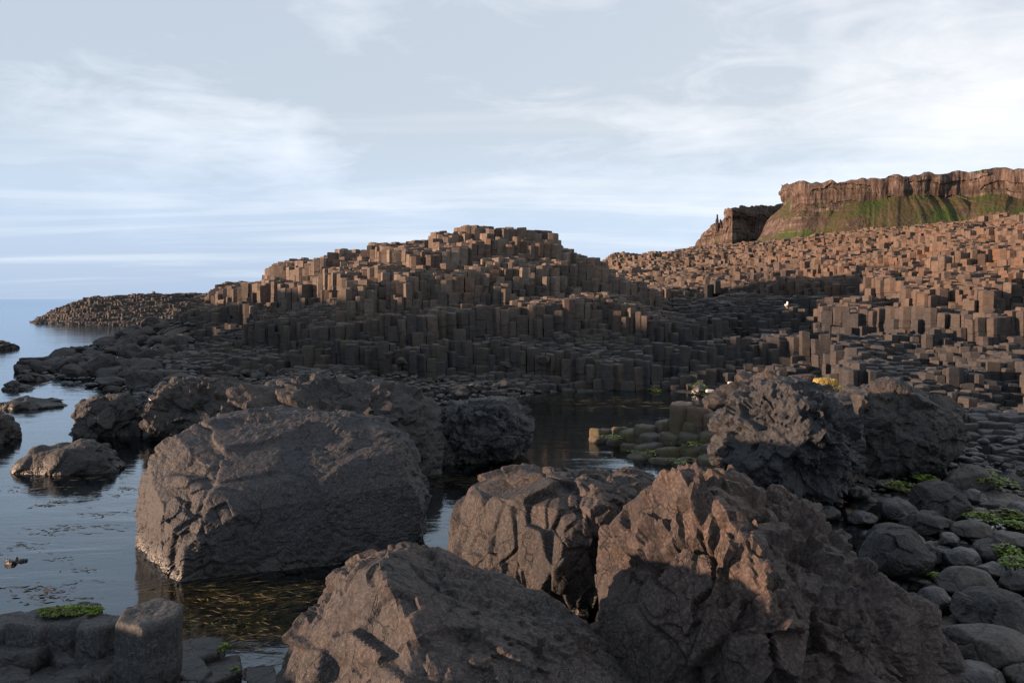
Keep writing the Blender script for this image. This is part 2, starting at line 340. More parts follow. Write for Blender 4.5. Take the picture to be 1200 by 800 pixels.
# ------------------------------------------------------------------ ground sheet and water
def ground_sheet():
    us = np.concatenate([np.linspace(-6, -0.75, 40)[:-1], np.linspace(-0.75, 0.75, 520), np.linspace(0.75, 6, 40)[1:]])
    ys = np.concatenate([np.linspace(0.6, 3.5, 8)[:-1], np.exp(np.linspace(np.log(3.5), np.log(170), 620)), np.exp(np.linspace(np.log(175), np.log(9000), 50))])
    U, Y = np.meshgrid(us, ys); X = U*Y; x = X.ravel(); y = Y.ravel()
    h = H(x, y); n = noise2(x, y, 0.9, 3, 5); n2 = noise2(x, y, 4.0, 8, 3); n0 = noise2(x, y, .25, 5, 3)
    z = h+n*0.12+n2*0.12+n0*.03
    col = (h > 0.03) & (y > 13.5)
    z = np.where(col, h-np.clip(.4+(h-.03)*2.2, .4, 1.9)+n*.1, z)
    z = np.where(y > 165, np.where(x > 0.12*y, 6+n2, -1.6), z)
    V = np.stack([x, y, z], 1); ny, nx = U.shape
    i = np.arange(ny-1)[:, None]*nx+np.arange(nx-1)[None, :]
    q = np.stack([i, i+1, i+nx+1, i+nx], -1).reshape(-1, 4)
    t = NT('wet_ground'); P = t.geo.outputs['Position']
    n1 = t.noise(P, 2.5, 8, 0.65); n2_ = t.noise(P, 18, 6, 0.6); pb = t.vor(P, 9, 'F1')
    c = t.mix(t.ramp(n1, [(0.35, 0.0), (0.65, 1.0)]), (0.018, 0.018, 0.016), (0.05, 0.044, 0.036))
    c = t.mix(t.ramp(n2_, [(0.5, 0.0), (0.7, 0.5)]), c, (0.07, 0.05, 0.03))
    c = t.mix(t.ramp(t.noise(P, 0.7, 4, 0.6), [(0.55, 0.0), (0.65, 0.6)]), c, (0.035, 0.04, 0.014))
    hh = t.math('ADD', n2_, t.math('MULTIPLY', pb, -0.8)); nb = t.bump(hh, 0.9, 0.05)
    me = mesh_from('ground', V, q, np.full(len(q), 4), t.fin(c, 0.45, nb, 0.4), smooth=True)
    add('ground', me, kind='structure')
ground_sheet()
def water_sheet():
    V = [(-9000, 0, 0), (9000, 0, 0), (9000, 9500, 0), (-9000, 9500, 0)]
    t = NT('sea_water'); N, L = t.N, t.L
    N.remove(t.b); G = t.geo.outputs['Position']
    fr = N.new('ShaderNodeFresnel'); fr.inputs['IOR'].default_value = 1.75
    gl = N.new('ShaderNodeBsdfGlossy'); gl.inputs['Roughness'].default_value = 0.07; gl.inputs['Color'].default_value = (0.78, 0.88, .98, 1)
    tr = N.new('ShaderNodeBsdfTransparent'); tr.inputs['Color'].default_value = (0.72, 0.72, 0.62, 1)
    m = N.new('ShaderNodeMixShader')
    w1 = t.noise(t.mapping(G, sc=(0.45, 1.3, 1), rot=(0, 0, 0.15)), 1.2, 5, 0.55, 0.6); w2 = t.noise(t.mapping(G, sc=(0.5, 1.2, 1)), 7.0, 4, 0.5, 0.4)
    w3 = t.noise(t.mapping(G, sc=(0.12, 0.5, 1)), 0.35, 4, 0.5, 0.5)
    h = t.math('ADD', t.math('MULTIPLY', w1, 0.7), t.math('MULTIPLY', w2, 0.08)); h = t.math('ADD', h, t.math('MULTIPLY', w3, 2.2))
    nb = t.bump(h, 0.17, 0.1)
    for s in (fr, gl): L.new(nb, s.inputs['Normal'])
    L.new(fr.outputs[0], m.inputs[0]); L.new(tr.outputs[0], m.inputs[1]); L.new(gl.outputs[0], m.inputs[2]); L.new(m.outputs[0], t.out.inputs[0])
    me = mesh_from('sea', V, [0, 1, 2, 3], [4], t.m); add('sea', me, kind='structure')
water_sheet()

# ------------------------------------------------------------------ the cliffs behind
def cliff(name, label, path, top, toe_z, ns, nv, seed, depth, talus, rib, upper=0.5):
    """curtain of rock: path = (px, Y) points, top = (px, py) skyline; upper share is sheer rock, the rest falls as a slope"""
    pp = np.array(path, float); s = np.linspace(0, 1, ns)
    seg = np.concatenate([[0], np.cumsum(np.hypot(np.diff((pp[:, 0]-600)/F*pp[:, 1]), np.diff(pp[:, 1])))]); seg /= seg[-1]
    px = np.interp(s, seg, pp[:, 0]); Y = np.interp(s, seg, pp[:, 1]); X = (px-600)/F*Y
    tz = EYE-(np.interp(px, [a for a, b in top], [b for a, b in top])-350)/F*Y
    dx = np.gradient(X); dy = np.gradient(Y); l = np.hypot(dx, dy); nx_, ny_ = dy/l, -dx/l     # outward normal (towards viewer)
    k = 9; ker = np.ones(k)/k; nx_ = np.convolve(np.pad(nx_, 4, 'edge'), ker, 'valid'); ny_ = np.convolve(np.pad(ny_, 4, 'edge'), ker, 'valid')
    arc = np.concatenate([[0], np.cumsum(np.hypot(np.diff(X), np.diff(Y)))])
    rows = []
    v = np.linspace(0, 1, nv)
    for a in v:
        z = tz*(1-a)+toe_z*a
        ups = upper+0.17*noise2(arc, arc*0, 38, seed+9, 4)
        below = np.clip((a-ups), 0, 1)*(tz-toe_z)
        lf = np.interp(px, [930, 985], [.55, 1]); out = np.clip(a, 0, ups)*(tz-toe_z)*0.10+below*talus*lf
        st = 3.0*np.sin(a*23+1.3*noise2(arc, arc*0, 30, seed+2, 2))*0.35
        r1 = np.abs(noise2(arc, z*0.12, 13.0, seed, 4)); r2 = noise2(arc, z*0.4, 3.0, seed+4, 5)
        md = .45+1.0*np.abs(noise2(arc, z*.6, 26, seed+40, 3)); rk = (rib*(1.0*r1*2.2-0.5)+rib*0.45*r2)*md*1.3+1.5*np.floor(3*noise2(arc*.15, z, 7, seed+41, 3))*.6
        big = depth*noise2(arc, z*0.15, 55.0, seed+7, 3)
        fade = 1-sstep(0.0, 0.10, a-ups)*0.72
        o = out+rk*fade+big+st
        zz = z+noise2(arc, z+a*50, 5, seed+5, 3)*(2.2 if a < 0.02 else 1.8)
        rows.append(np.stack([X+nx_*o, Y+ny_*o, zz], 1))
    back = [rows[0]+np.stack([0*X+d*.45, 0*X+d, 0*X+h], 1) for d, h in ((300, -30), (70, -3), (14, .3), (3, 0.5))]
    rows = back+rows; G_ = np.array(rows); nr, nc = G_.shape[:2]
    i = np.arange(nr-1)[:, None]*nc+np.arange(nc-1)[None, :]
    q = np.stack([i, i+1, i+nc+1, i+nc], -1).reshape(-1, 4)[:, ::-1]
    me = mesh_from(name, G_.reshape(-1, 3), q, np.full(len(q), 4), M_cliff, smooth=False)
    return add(name, me, kind='structure', label=label)
def cliff_mat():
    t = NT('cliff_rock'); G = t.geo.outputs['Position']; nz = t.sep(t.geo.outputs['Normal'])[2]
    n1 = t.noise(t.mapping(G, sc=(1, 1, 0.25)), 0.12, 7, 0.65); n2 = t.noise(t.mapping(G, sc=(1, 1, 0.12)), 0.6, 6, 0.6); n3 = t.noise(G, 0.05, 4)
    c = t.mix(t.ramp(n1, [(0.3, 0.0), (0.7, 1.0)]), (0.045, 0.034, 0.030), (0.115, 0.085, 0.072))
    c = t.mix(t.ramp(n2, [(0.52, 0.0), (0.68, 0.8)]), c, (0.19, 0.16, 0.145))
    c = t.mix(t.ramp(n2, [(0.32, 0.85), (0.45, 0.0)]), c, (0.022, 0.017, 0.016))
    bd = t.noise(t.mapping(G, sc=(0.06, 0.06, 1)), 0.22, 5, 0.6); c = t.mix(t.ramp(bd, [(0.42, 0.6), (0.52, 0.0)]), c, (0.03, 0.022, 0.02))
    g = t.math('ADD', nz, t.math('MULTIPLY_ADD', n1, 0.7, -0.35)); g = t.math('ADD', g, t.math('MULTIPLY_ADD', n3, 1.3, -0.65))
    gm = t.ramp(g, [(0.52, 0.0), (0.68, 0.85)])
    gc = t.mix(t.ramp(n3, [(0.45, 0.0), (0.6, 1.0)]), (0.055, 0.046, 0.022), (0.034, 0.058, 0.014))
    c = t.mix(gm, c, gc)
    nb = t.bump(t.math('ADD', n2, n1), 0.8, 1.5)
    return t.fin(c, 0.9, nb, 0.1)
M_cliff = cliff_mat()
cliff('sea_cliff', 'long reddish cliff with sheer upper tier and green slopes below, at the right',
      [(920, 560), (928, 500), (936, 455), (1000, 440), (1060, 430), (1130, 425), (1200, 410), (1330, 380), (1600, 330)],
      [(900, 222), (925, 216), (935, 214), (980, 213), (1000, 210), (1060, 206), (1120, 201), (1200, 196), (1600, 180)],
      8, 1300, 110, 11, 5.0, 1.3, 2.4, 0.23)
cliff('distant_cliff', 'farther brown headland cliff with a level green top, left of the long cliff',
      [(795, 760), (803, 700), (822, 660), (842, 640), (858, 620), (880, 640), (900, 680), (960, 700)],
      [(795, 312), (808, 296), (815, 288), (822, 276), (833, 265), (845, 258), (849, 247), (856, 243), (880, 242), (905, 241), (925, 236), (960, 230)],
      4, 420, 80, 21, 6.0, 0.55, 3.0, 0.55)
def spires():
    rng = random.Random(3)
    for (px, top, base, w, lab) in ((840.5, 251, 264, 1.0, 'thin taller rock chimney standing on the slope of the farther cliff'),
                                    (844.5, 257, 264, 1.0, 'short rock chimney just right of the taller one on the farther cliff')):
        Y = 625.; x, _, z0 = W(px, base, Y); z1 = W(px, top, Y)[2]; V = []; n = 8; L_ = []; tt = []
        prof = [(-.5, 1.8), (0, 1.5), (.2, 1.2), (.4, 1.15), (.6, .8), (.8, .6), (.93, .55), (1, .2)]
        for a, r in prof:
            for k in range(n):
                an = 2*math.pi*k/n; rr = r*w*rng.uniform(.75, 1.2); V.append((math.cos(an)*rr, math.sin(an)*rr, a*(z1-z0)+rng.uniform(-.3, .3)))
        for i in range(len(prof)-1):
            for k in range(n): L_ += [i*n+k, i*n+(k+1) % n, (i+1)*n+(k+1) % n, (i+1)*n+k]; tt.append(4)
        L_ += [(len(prof)-1)*n+k for k in range(n)]; tt.append(n)
        add('rock_chimney', mesh_from('rock_chimney', V, L_, tt, M_cliff), (x, Y, z0), lab, 'rock chimney')
spires()

# ------------------------------------------------------------------ unseen rock masses added left of the view to shade the mound and foreground
def shade_caster(name, x0, x1, y0, y1, h, seed, label):
    n = 90; u = np.linspace(0, 1, n); A_, B_ = np.meshgrid(u, u); x = x0+(x1-x0)*A_; y = y0+(y1-y0)*B_
    e = sstep(0, .30, A_)*sstep(0, .30, 1-A_)*sstep(0, .08, B_)*sstep(0, .08, 1-B_)
    z = -.6+e*(h+.6+noise2(x.ravel(), y.ravel(), 2.5, seed, 4).reshape(x.shape)*h*.22)
    i = np.arange(n-1)[:, None]*n+np.arange(n-1)[None, :]; q = np.stack([i, i+1, i+n+1, i+n], -1).reshape(-1, 4)
    add(name, mesh_from(name, np.stack([x, y, z], -1).reshape(-1, 3), q, np.full(len(q), 4), M_bdark), kind='structure', label=label)
shade_caster('mound_shade_caster', -33, -24, 22.8, 37, 4.7, 3, 'unseen rocky ridge added left of the view to shade the lower mound')
shade_caster('flank_shade_caster', -36, -28.5, 36, 47, 4.2, 5, 'unseen low ridge added left of the view to shade the left flank')
shade_caster('foreground_shade_caster', -8.5, -6.0, 2.6, 6.9, .9, 4, 'unseen low ledge added outside the lower left to shade the foreground rocks')

# ------------------------------------------------------------------ basalt columns
def prisms(C6, top, bot, K, rnd, rnd_bev, rng, lean=None, seglen=None):
    """N hexagonal prisms with bevelled worn tops and K joint grooves. C6 (N,6,2)."""
    N = len(C6); cen = C6.mean(1, keepdims=True); rel = C6-cen
    rings = []                                  # (scale, z, dxy)
    L0 = top-bot
    rings.append((np.ones(N), bot))
    fr = np.sort(rng.random((N, K)), 1) if K else None
    if K:
        exp = np.minimum(L0-0.25, L0)           # spread joints over the length
        base = (np.arange(K)+1)/(K+1); fr = np.clip(base+(rng.random((N, K))-.5)*0.6/(K+1), .03, .97)
        for k in range(K):
            zj = bot+fr[:, k]*exp; g = 0.975-0.03*rng.random(N)
            rings += [(np.full(N, 1.0), zj-.022), (g*0.96, zj), (np.full(N, 1.0), zj+.022)]
    b = rnd_bev
    rings += [(np.full(N, .995), top-b*0.9), (np.full(N, .965), top-b*0.35), (1-b*1.4, top-b*.05), (1-b*4.0, top+b*.06)]
    V = np.zeros((N, len(rings)*6+1, 3)); jit = (rng.random((N, 6, 1))-.5)*0.05
    segoff = np.zeros((N, 1, 2)); tilt = (rng.random((N, 2))-.5)*0.16
    for r, (s, z) in enumerate(rings):
        if K and r > 0 and (r-1) % 3 == 2 and r < 3*K+1: segoff = (rng.random((N, 1, 2))-.5)*0.035
        xy = cen+segoff+rel*(np.asarray(s)[:, None, None]*(1+jit*(r % 3 == 0)))
        zz = np.repeat(z[:, None], 6, 1)
        if r >= len(rings)-4: zz = zz+(rel*tilt[:, None, :]).sum(2)
        if lean is not None: xy = xy+lean[:, None, :]*(zz-bot[:, None])[:, :, None]
        V[:, r*6:r*6+6, :2] = xy; V[:, r*6:r*6+6, 2] = zz
    V[:, -1] = V[:, -7:-1].mean(1); V[:, -1, 2] += (rng.random(N)-.6)*0.03
    nr = len(rings); Fq = []
    for r in range(nr-1):
        for k in range(6): Fq += [r*6+k, r*6+(k+1) % 6, (r+1)*6+(k+1) % 6, (r+1)*6+k]
    nq = (nr-1)*6; Ft = []
    for k in range(6): Ft += [(nr-1)*6+k, (nr-1)*6+(k+1) % 6, nr*6]
    idx = np.array(Fq+Ft); tot = np.array([4]*nq+[3]*6)
    return V, idx, tot
def assemble(name, parts, mat):
    Vs, Ls, Ts, As = [], [], [], []; off = 0
    for V, idx, tot, rnd in parts:
        N, nv = V.shape[:2]
        Vs.append(V.reshape(-1, 3)); Ls.append((idx[None, :]+(np.arange(N)*nv)[:, None]+off).ravel()); Ts.append(np.tile(tot, N))
        As.append(np.repeat(np.concatenate([rnd, np.ones((N, 1))], 1), nv, 0)); off += N*nv
    return mesh_from(name, np.concatenate(Vs), np.concatenate(Ls), np.concatenate(Ts), mat, np.concatenate(As))
def lattice(s, x0, x1, y0, y1, rot, seed, jit=0.25):
    c, sn = math.cos(rot), math.sin(rot); cx, cy = (x0+x1)/2, (y0+y1)/2
    rad = math.hypot(x1-x0, y1-y0)/2+2*s; n = int(rad/s*1.2)+2
    I, J = np.meshgrid(np.arange(-n, n+1), np.arange(-n, n+1)); ux = s/2; uy = s/(2*math.sqrt(3))
    bx = 2*I+J; by = 3*J                                     # centre in half units
    offs = [(1, 1), (0, 2), (-1, 1), (-1, -1), (0, -2), (1, -1)]
    def place(a, b):
        lx, ly = a*ux, b*uy; x = cx+lx*c-ly*sn; y = cy+lx*sn+ly*c
        wx = noise2(x.ravel(), y.ravel(), 3.1, seed+30, 2).reshape(x.shape)*0.32; wy = noise2(x.ravel(), y.ravel(), 3.1, seed+31, 2).reshape(x.shape)*0.32
        return x+wx, y+wy
    P = []
    for a, b in offs:
        A, B = bx+a, by+b; x, y = place(A, B); r = hsh(A, B, A*0, seed)-.5; q = hsh(A, B, A*0, seed+1)-.5
        P.append(np.stack([x+r*s*jit*2, y+q*s*jit*2], -1))
    P = np.stack(P, 2); C = P.mean(2)
    ok = (C[..., 0] > x0) & (C[..., 0] < x1) & (C[..., 1] > y0) & (C[..., 1] < y1)
    return I, J, P, C, ok
ALL = []      # every column as a record group
def terr(z, n, step):
    q = z/step+n*0.95; fl = np.floor(q); fr = q-fl
    return (fl+sstep(0.70, 0.98, fr)-n*0.95)*step
def field(s, x0, x1, y0, y1, rot, seed, hfun, keep, zone, K_on=True, step=1.3, rnd_amp=0.11, shrink=0.965):
    I, J, P, C, ok = lattice(s, x0, x1, y0, y1, rot, seed)
    sh = I.shape; x = C[..., 0].ravel(); y = C[..., 1].ravel(); okr = ok.ravel() & (y > 3)
    h = np.full(x.shape, np.nan); xx, yy = x[okr], y[okr]
    hb = hfun(xx, yy); kp = keep(xx, yy, hb)
    low = sstep(1.4, .5, hb)
    hh = hb+noise2(xx, yy, 1.6, seed+3, 3)*0.6*np.clip(.35+hb*.3, .25, 1)*(1-.72*sstep(3.9, 5.0, hb)*(yy < 52))
    hs = terr(hh, noise2(xx, yy, 3.2, seed+5, 3), step)
    cr = .12+.5*low+.30*sstep(3.9, 5.0, hb)*(yy < 52)+.45*sstep(310, 240, xx/yy*F+600)*(hb > 1); hh = hh*cr+hs*(1-cr)
    rr = hsh(np.round(xx*997), np.round(yy*991), xx*0, seed+8)
    hh = hh+np.round((rr-.5)*5)/5*rnd_amp*(1.3-.35*low)+(hsh(np.round(xx*31), np.round(yy*37), xx*0, seed+9)-.5)*.14
    hh[~kp] = np.nan; h[okr] = hh
    Hh = h.reshape(sh); mn = np.full(sh, np.inf); fr = np.full(sh, np.inf)
    for di, dj in ((0, 1), (0, -1), (1, 0), (-1, 0), (-1, 1), (1, -1)):   # arrays are [J, I]
        nb = np.roll(Hh, (di, dj), (0, 1)); mn = np.fmin(mn, nb)
    bot = np.where(np.isfinite(mn), np.minimum(mn, Hh), Hh-0.8).ravel()
    good = np.isfinite(h); idx = np.where(good)[0]
    Pn = P.reshape(-1, 6, 2)[idx]; cen = Pn.mean(1, keepdims=True); Pn = cen+(Pn-cen)*shrink
    top = h[idx]; b = np.minimum(bot[idx]-0.35, top-.6)
    return dict(P=Pn, top=top, bot=b, exp=top-bot[idx], x=x[idx], y=y[idx], zone=np.full(len(idx), zone), s=s)
main = field(0.345, -26, 38, 14, 53, R(17), 11, H,
             lambda x, y, h: (h > 0.04) & (np.abs(x/y) < 0.70) & ((x/y*F+600 > 175) | (h > 1.0)) & ((y > 20) | (x/y*F+600 > 965)), 0)
fard = field(0.44, -62, 92, 53, 140, R(-9), 12, H,
             lambda x, y, h: (h > 0.1) & (x/y < 0.68) & (x/y > -0.62) & ((x/y*F+600 < 262) | (x/y*F+600 > 690)), 1, step=0.6)
def visible(D, margin):
    """front to back sweep: how many pixels of each column show above what stands nearer"""
    order = np.argsort(D['y']); hor = np.full(260, 900.0); vis = np.zeros(len(order))
    px = D['x']/D['y']*F+600; pt_ = 350+(EYE-D['top'])/D['y']*F; w = D['s']/D['y']*F
    for k in order:
        a = int((px[k]-w[k]/2+50)//5); b = int((px[k]+w[k]/2+50)//5); a = max(a, 0); b = min(b, 259)
        if b < a: vis[k] = -999; continue
        cur = hor[a:b+1].max(); vis[k] = cur-pt_[k]; hor[a:b+1] = np.minimum(hor[a:b+1], pt_[k])
    return vis, px, pt_, w
allc = {k: np.concatenate([main[k], fard[k]]) for k in ('P', 'top', 'bot', 'exp', 'x', 'y', 'zone')}
allc['s'] = np.concatenate([np.full(len(main['x']), main['s']), np.full(len(fard['x']), fard['s'])])
order_s = allc['s']
D_ = dict(allc); vis, pxs, pys, ws = visible(dict(D_), 0)
keepm = (vis > -12) | (allc['y'] < 50)
print('columns', len(keepm), 'kept', keepm.sum())
for k in allc: allc[k] = allc[k][keepm]
vis, pxs, pys, ws = vis[keepm], pxs[keepm], pys[keepm], ws[keepm]
N = len(vis); rg = np.random.default_rng(5)
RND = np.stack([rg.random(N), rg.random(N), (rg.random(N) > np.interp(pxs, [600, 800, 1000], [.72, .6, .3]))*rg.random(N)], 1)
pn = noise2(allc['x'], allc['y'], 9, 77, 3); rgt = sstep(700, 850, pxs)
RND[:, 1] *= 1-.45*rgt; RND[:, 0] -= rgt*np.clip(.5+3.0*pn, 0, 1.5)*1.7  # right slope coloured darker in patches, standing in for its shaded faces
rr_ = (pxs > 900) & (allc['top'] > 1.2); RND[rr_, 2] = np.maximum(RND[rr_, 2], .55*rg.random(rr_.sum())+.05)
RND[(pxs < 300) & (allc['y'] > 60), 0] -= 3.6
lean = np.stack([noise2(allc['x'], allc['y'], 5, 71, 2)*0.09, noise2(allc['x'], allc['y'], 5, 72, 2)*0.05], 1)
bev = np.where(allc['top'] < 1.2, 0.08, np.where(allc['y'] > 60, 0.05, 0.058))*(0.8+.5*rg.random(N))
Kc = np.clip(((allc['top']-allc['bot'])/0.42).astype(int), 1, 6); Kc[allc['y'] > 48] = 0
inframe = (pxs > 2) & (pxs < 1198) & (pys < 790)
hide = ((pxs > 850) & (pxs < 1118) & (pys > 452)) | ((pxs > 180) & (pxs < 512) & (pys > 452))
score = np.clip(vis, 0, None)*np.clip(ws, 0, 40)*inframe*(~hide)*(allc['y'] < 50)
NBIG = 225
big = np.zeros(N, bool); big[np.argsort(-score)[:NBIG]] = True
parts = []
for K in range(0, 7):
    m = (Kc == K) & ~big
    if m.any():
        V, idx, tot = prisms(allc['P'][m], allc['top'][m], allc['bot'][m], K, None, bev[m], rg, lean[m]); parts.append((V, idx, tot, RND[m]))
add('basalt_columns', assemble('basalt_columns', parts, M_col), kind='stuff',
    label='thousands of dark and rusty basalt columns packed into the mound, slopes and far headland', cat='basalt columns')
def col_label(px, py, z, y, ex, r):
    hue = 'rusty' if r[2] > .3 else ('pale' if r[1] > .6 else 'dark'); tall = 'tall ' if ex > .95 else ('mid-height ' if ex > .5 else 'short ')
    def third(a, b, n): return n[min(2, max(0, int((px-a)/(b-a)*3)))]
    if px > 975 and y < 25 and z > 1.0 and px < 1150:
        return tall+'sunlit column in the low orange spur, '+third(990, 1140, ('at its peak', 'in its middle', 'at its right end')), 'columns of the low orange spur'
    if y < 22.6 and px > 960:
        return tall+hue+' worn stub in the flat right shelf, '+third(960, 1200, ('just behind the angular boulder', 'right of the angular boulder', 'by the right edge')), 'low column stubs of the right shelf'
    if px > 960:
        return tall+hue+' column in the right slope, '+('low down, ' if z < 2.2 else 'half way up, ' if z < 4 else 'high up, ')+third(960, 1200, ('above the orange spur', 'right of the orange spur', 'by the right edge')), 'columns of the right slope'
    if z > 3.1:
        return tall+hue+' column high on the mound, '+('at its crest, ' if z > 5.3 else 'below its crest, ')+third(380, 780, ('left shoulder', 'middle', 'right shoulder')), 'columns high on the central mound'
    if px > 640:
        return tall+hue+' column in the wall behind the pool, '+('in its upper tier, ' if z > 1.8 else 'rising from the water, ' if z < 1 else 'in its lower tier, ')+third(640, 960, ('left end', 'middle', 'right end')), 'columns of the wall behind the pool'
    if z < 0.9: return tall+hue+' stub at the foot of the mound, '+third(250, 640, ('toward the shore', 'behind the craggy boulder', 'toward the pool')), 'column stubs at the foot of the mound'
    if px > 430: return tall+hue+" column on the mound's front face, "+('upper tier, ' if z > 2 else 'lower tier, ')+third(430, 640, ('left part', 'middle part', 'right part')), 'columns on the front face of the mound'
    return tall+hue+" column on the mound's left flank, "+('upper tier, ' if z > 2 else 'lower tier, ')+third(200, 430, ('seaward end', 'middle', 'end nearest the front')), 'columns on the left flank of the mound'
for k in np.where(big)[0]:
    m = np.array([k]); V, idx, tot = prisms(allc['P'][m], allc['top'][m], allc['bot'][m], int(Kc[k]), None, bev[m], rg, lean[m])
    o = np.array([allc['x'][k], allc['y'][k], allc['bot'][k]]); V = V-o
    lab, grp = col_label(pxs[k], pys[k], allc['top'][k], allc['y'][k], allc['exp'][k], RND[k])
    add('basalt_prism', assemble('basalt_prism', [(V, idx, tot, RND[m])], M_col), tuple(o), lab, 'basalt prism', grp)

# hand placed stubs: (px, py of the top centre, width in px, Y, top z, label)
def stub(px, py, wpx, z, hgt, label, mat, K=1, sq=0.8, seed=1, rot=0.3, group=None, bevel=0.06, lean_=(0, 0), rnd=None, name='basalt_prism', cat='basalt prism'):
    Y = (EYE-z)/(py-350)*F; x = (px-600)/F*Y; r = wpx/F*Y/2; g = np.random.default_rng(seed)
    D, Fc = ico(6 if Y < 9 else 5); hh = hgt/2; D = D*np.array([r, r*sq, hh]); D = D/np.linalg.norm(D, axis=1)[:, None]
    q = (24 if hgt > 1.2 else 14 if Y < 9 else 8); gs = (np.abs(D[:, 2])/hh)**(q*(1.2 if bevel < .06 else .8))
    gx = np.zeros(len(D))
    for k in range(6):
        an = rot+k*math.pi/3+(g.random()-.5)*.35; rr = r*(.87+.12*(g.random()-.5))
        gx = np.maximum(gx, (D[:, 0]*math.cos(an)+D[:, 1]/sq*math.sin(an))/rr)
    P = D/((gx**(q*2)+gs)**(1/(q*2)) if False else np.maximum((gx**q+(np.abs(D[:, 2])/hh)**q)**(1/q), 1e-6))[:, None]
    o = g.random(3)*30; Q = P+o; sc = max(r, .1)
    d = fbm(Q*2.5/sc*.4, seed, 3)*sc*(.035 if Y < 9 else .07)+fbm(Q*9, seed+1, 4)*.016+fbm(Q*30, seed+2, 3)*.006
    nj = max(1, int(hgt/.35)) if K > 1 else 0
    for j in range(nj): zj = hh-hgt*(j+1)/(nj+1)*.8; d = d-np.exp(-((P[:, 2]-zj+fbm(Q*2, 5, 2)*.02)/.014)**2)*.022
    P = P+(P/np.linalg.norm(P, axis=1)[:, None])*d[:, None]
    tl = (g.random(2)-.5)*.3; P[:, 2] += np.clip(P[:, 2]/hh, 0, 1)*(P[:, 0]*tl[0]+P[:, 1]*tl[1]); P[:, 2] += hh
    P[:, 0] += lean_[0]*P[:, 2]
    rd = np.array(rnd if rnd else (g.random(), g.random(), 0.3)); at = np.tile(np.append(rd, 1.0), (len(P), 1))
    return add(name, mesh_from(name, P, Fc, np.full(len(Fc), 3), mat, at, smooth=True), (x, Y, z-hgt), label, cat, group)
M_fore = rock_mat('basalt_speckled', (0.026, 0.028, 0.031), (0.058, 0.050, 0.040), 0.4, 0.7, 2.0, 0.4, 21.0, 0.0, 0.6)
fore = [
 (171, 716, 74, .62, 1.3, 'tall speckled block standing highest among the columns at bottom left', 2, .05),
 (116, 727, 44, .44, 1.0, 'squat column right of the green-topped one, behind the speckled block', 1, .3),
 (84, 718, 50, .44, 1.0, 'column with its top coated in bright green algae', 1, .1),
 (44, 722, 54, .42, 1.0, 'dark column left of the algae-topped one at bottom left', 1, .5),
 (8, 726, 58, .38, 1.0, 'dark rounded column cut by the left edge of the view', 1, .2),
 (100, 757, 62, .22, .8, 'low round-topped column in front of the algae-topped one', 1, .6),
 (128, 776, 56, .20, .8, 'low pitted column leaning against the foot of the speckled block', 1, .2),
 (60, 790, 88, .17, .8, 'broad dark flat column nearest the bottom left corner', 1, .4),
 (4, 790, 52, .20, .8, 'dark column in the bottom left corner', 1, .4),
 (198, 794, 80, .08, .7, 'pale speckled flat column below the standing block at the bottom edge', 1, .7),
 (228, 758, 60, .10, .7, 'smooth grey flat-topped column just right of the speckled block', 1, .1),
 (244, 783, 74, .05, .7, 'grey flat column by the kelp, in front of the smooth one', 1, .5),
 (30, 752, 60, .26, .9, 'shadowed low column between the dark ones at bottom left', 1, .9),
 (148, 800, 60, .06, .7, 'low column at the bottom edge left of the pale speckled one', 1, .0),
 (290, 800, 66, .0, .7, 'half-drowned grey slab at the bottom edge by the kelp', 1, .35),
]
for i, (px, py, w, z, h, lab, K, rot) in enumerate(fore):
    stub(px, py, w*(1.04 if i == 0 else 1.22), z, h, lab, M_fore, K, 1.0 if i == 0 else 1.15, 100+i, rot, 'columns at the bottom left corner', 0.05 if i == 0 else 0.085, (0.03, 0.0) if i == 0 else (0, 0))
# mossy stacked stubs left of the round boulder
moss = [(702, 502, 22, .26), (716, 502, 22, .24), (727, 500, 18, .32), (742, 503, 26, .34), (757, 498, 26, .46), (779, 492, 22, .56), (798, 472, 24, .95), (818, 478, 24, .88),
        (838, 484, 26, .80), (764, 508, 26, .34), (788, 508, 28, .38), (812, 508, 28, .42), (834, 506, 28, .50), (760, 520, 28, .20), (786, 524, 28, .22), (812, 522, 28, .28), (838, 520, 28, .36),
        (722, 514, 20, .12), (740, 520, 24, .12), (704, 512, 18, .10), (750, 531, 28, .08), (778, 536, 30, .08), (806, 538, 30, .12), (832, 536, 28, .2), (858, 492, 26, .75), (795, 490, 22, .62), (815, 494, 24, .62)]
mlab = {0: 'small orange-sided stub at the pool edge, leftmost of the mossy stubs', 2: 'green-capped stub beside the pool, third from the left of the mossy stubs', 6: 'tallest orange column stub above the mossy stubs',
        8: 'brown stub next to the round pitted boulder'}
ORD = ('first', 'second', 'third', 'fourth', 'fifth', 'sixth', 'seventh', 'eighth', 'ninth', 'tenth', 'eleventh', 'twelfth')
def mossy_label(i):
    row = lambda p: 0 if p < 499 else 1 if p < 517 else 2 if p < 527 else 3
    mates = sorted(k for k in range(len(moss)) if row(moss[k][1]) == row(moss[i][1])); mates.sort(key=lambda k: moss[k][0])
    return 'mossy basalt stub, '+ORD[mates.index(i)]+' from the left in the '+('back', 'second', 'third', 'front')[row(moss[i][1])]+' row of the cluster'
for i, (px, py, w, z) in enumerate(moss):
    stub(px, py, w*1.22, z, z+.45, mlab.get(i, mossy_label(i)), M_moss, 2, .95, 200+i, .1*i, 'mossy column stubs by the pool', 0.075,
         rnd=(3.2 if i in (0, 3, 5, 6, 7, 8, 24) else .8, .8, .9 if i in (0, 6, 7, 8) else .2))  # stubs the sun catches get a paler, rustier tone painted in

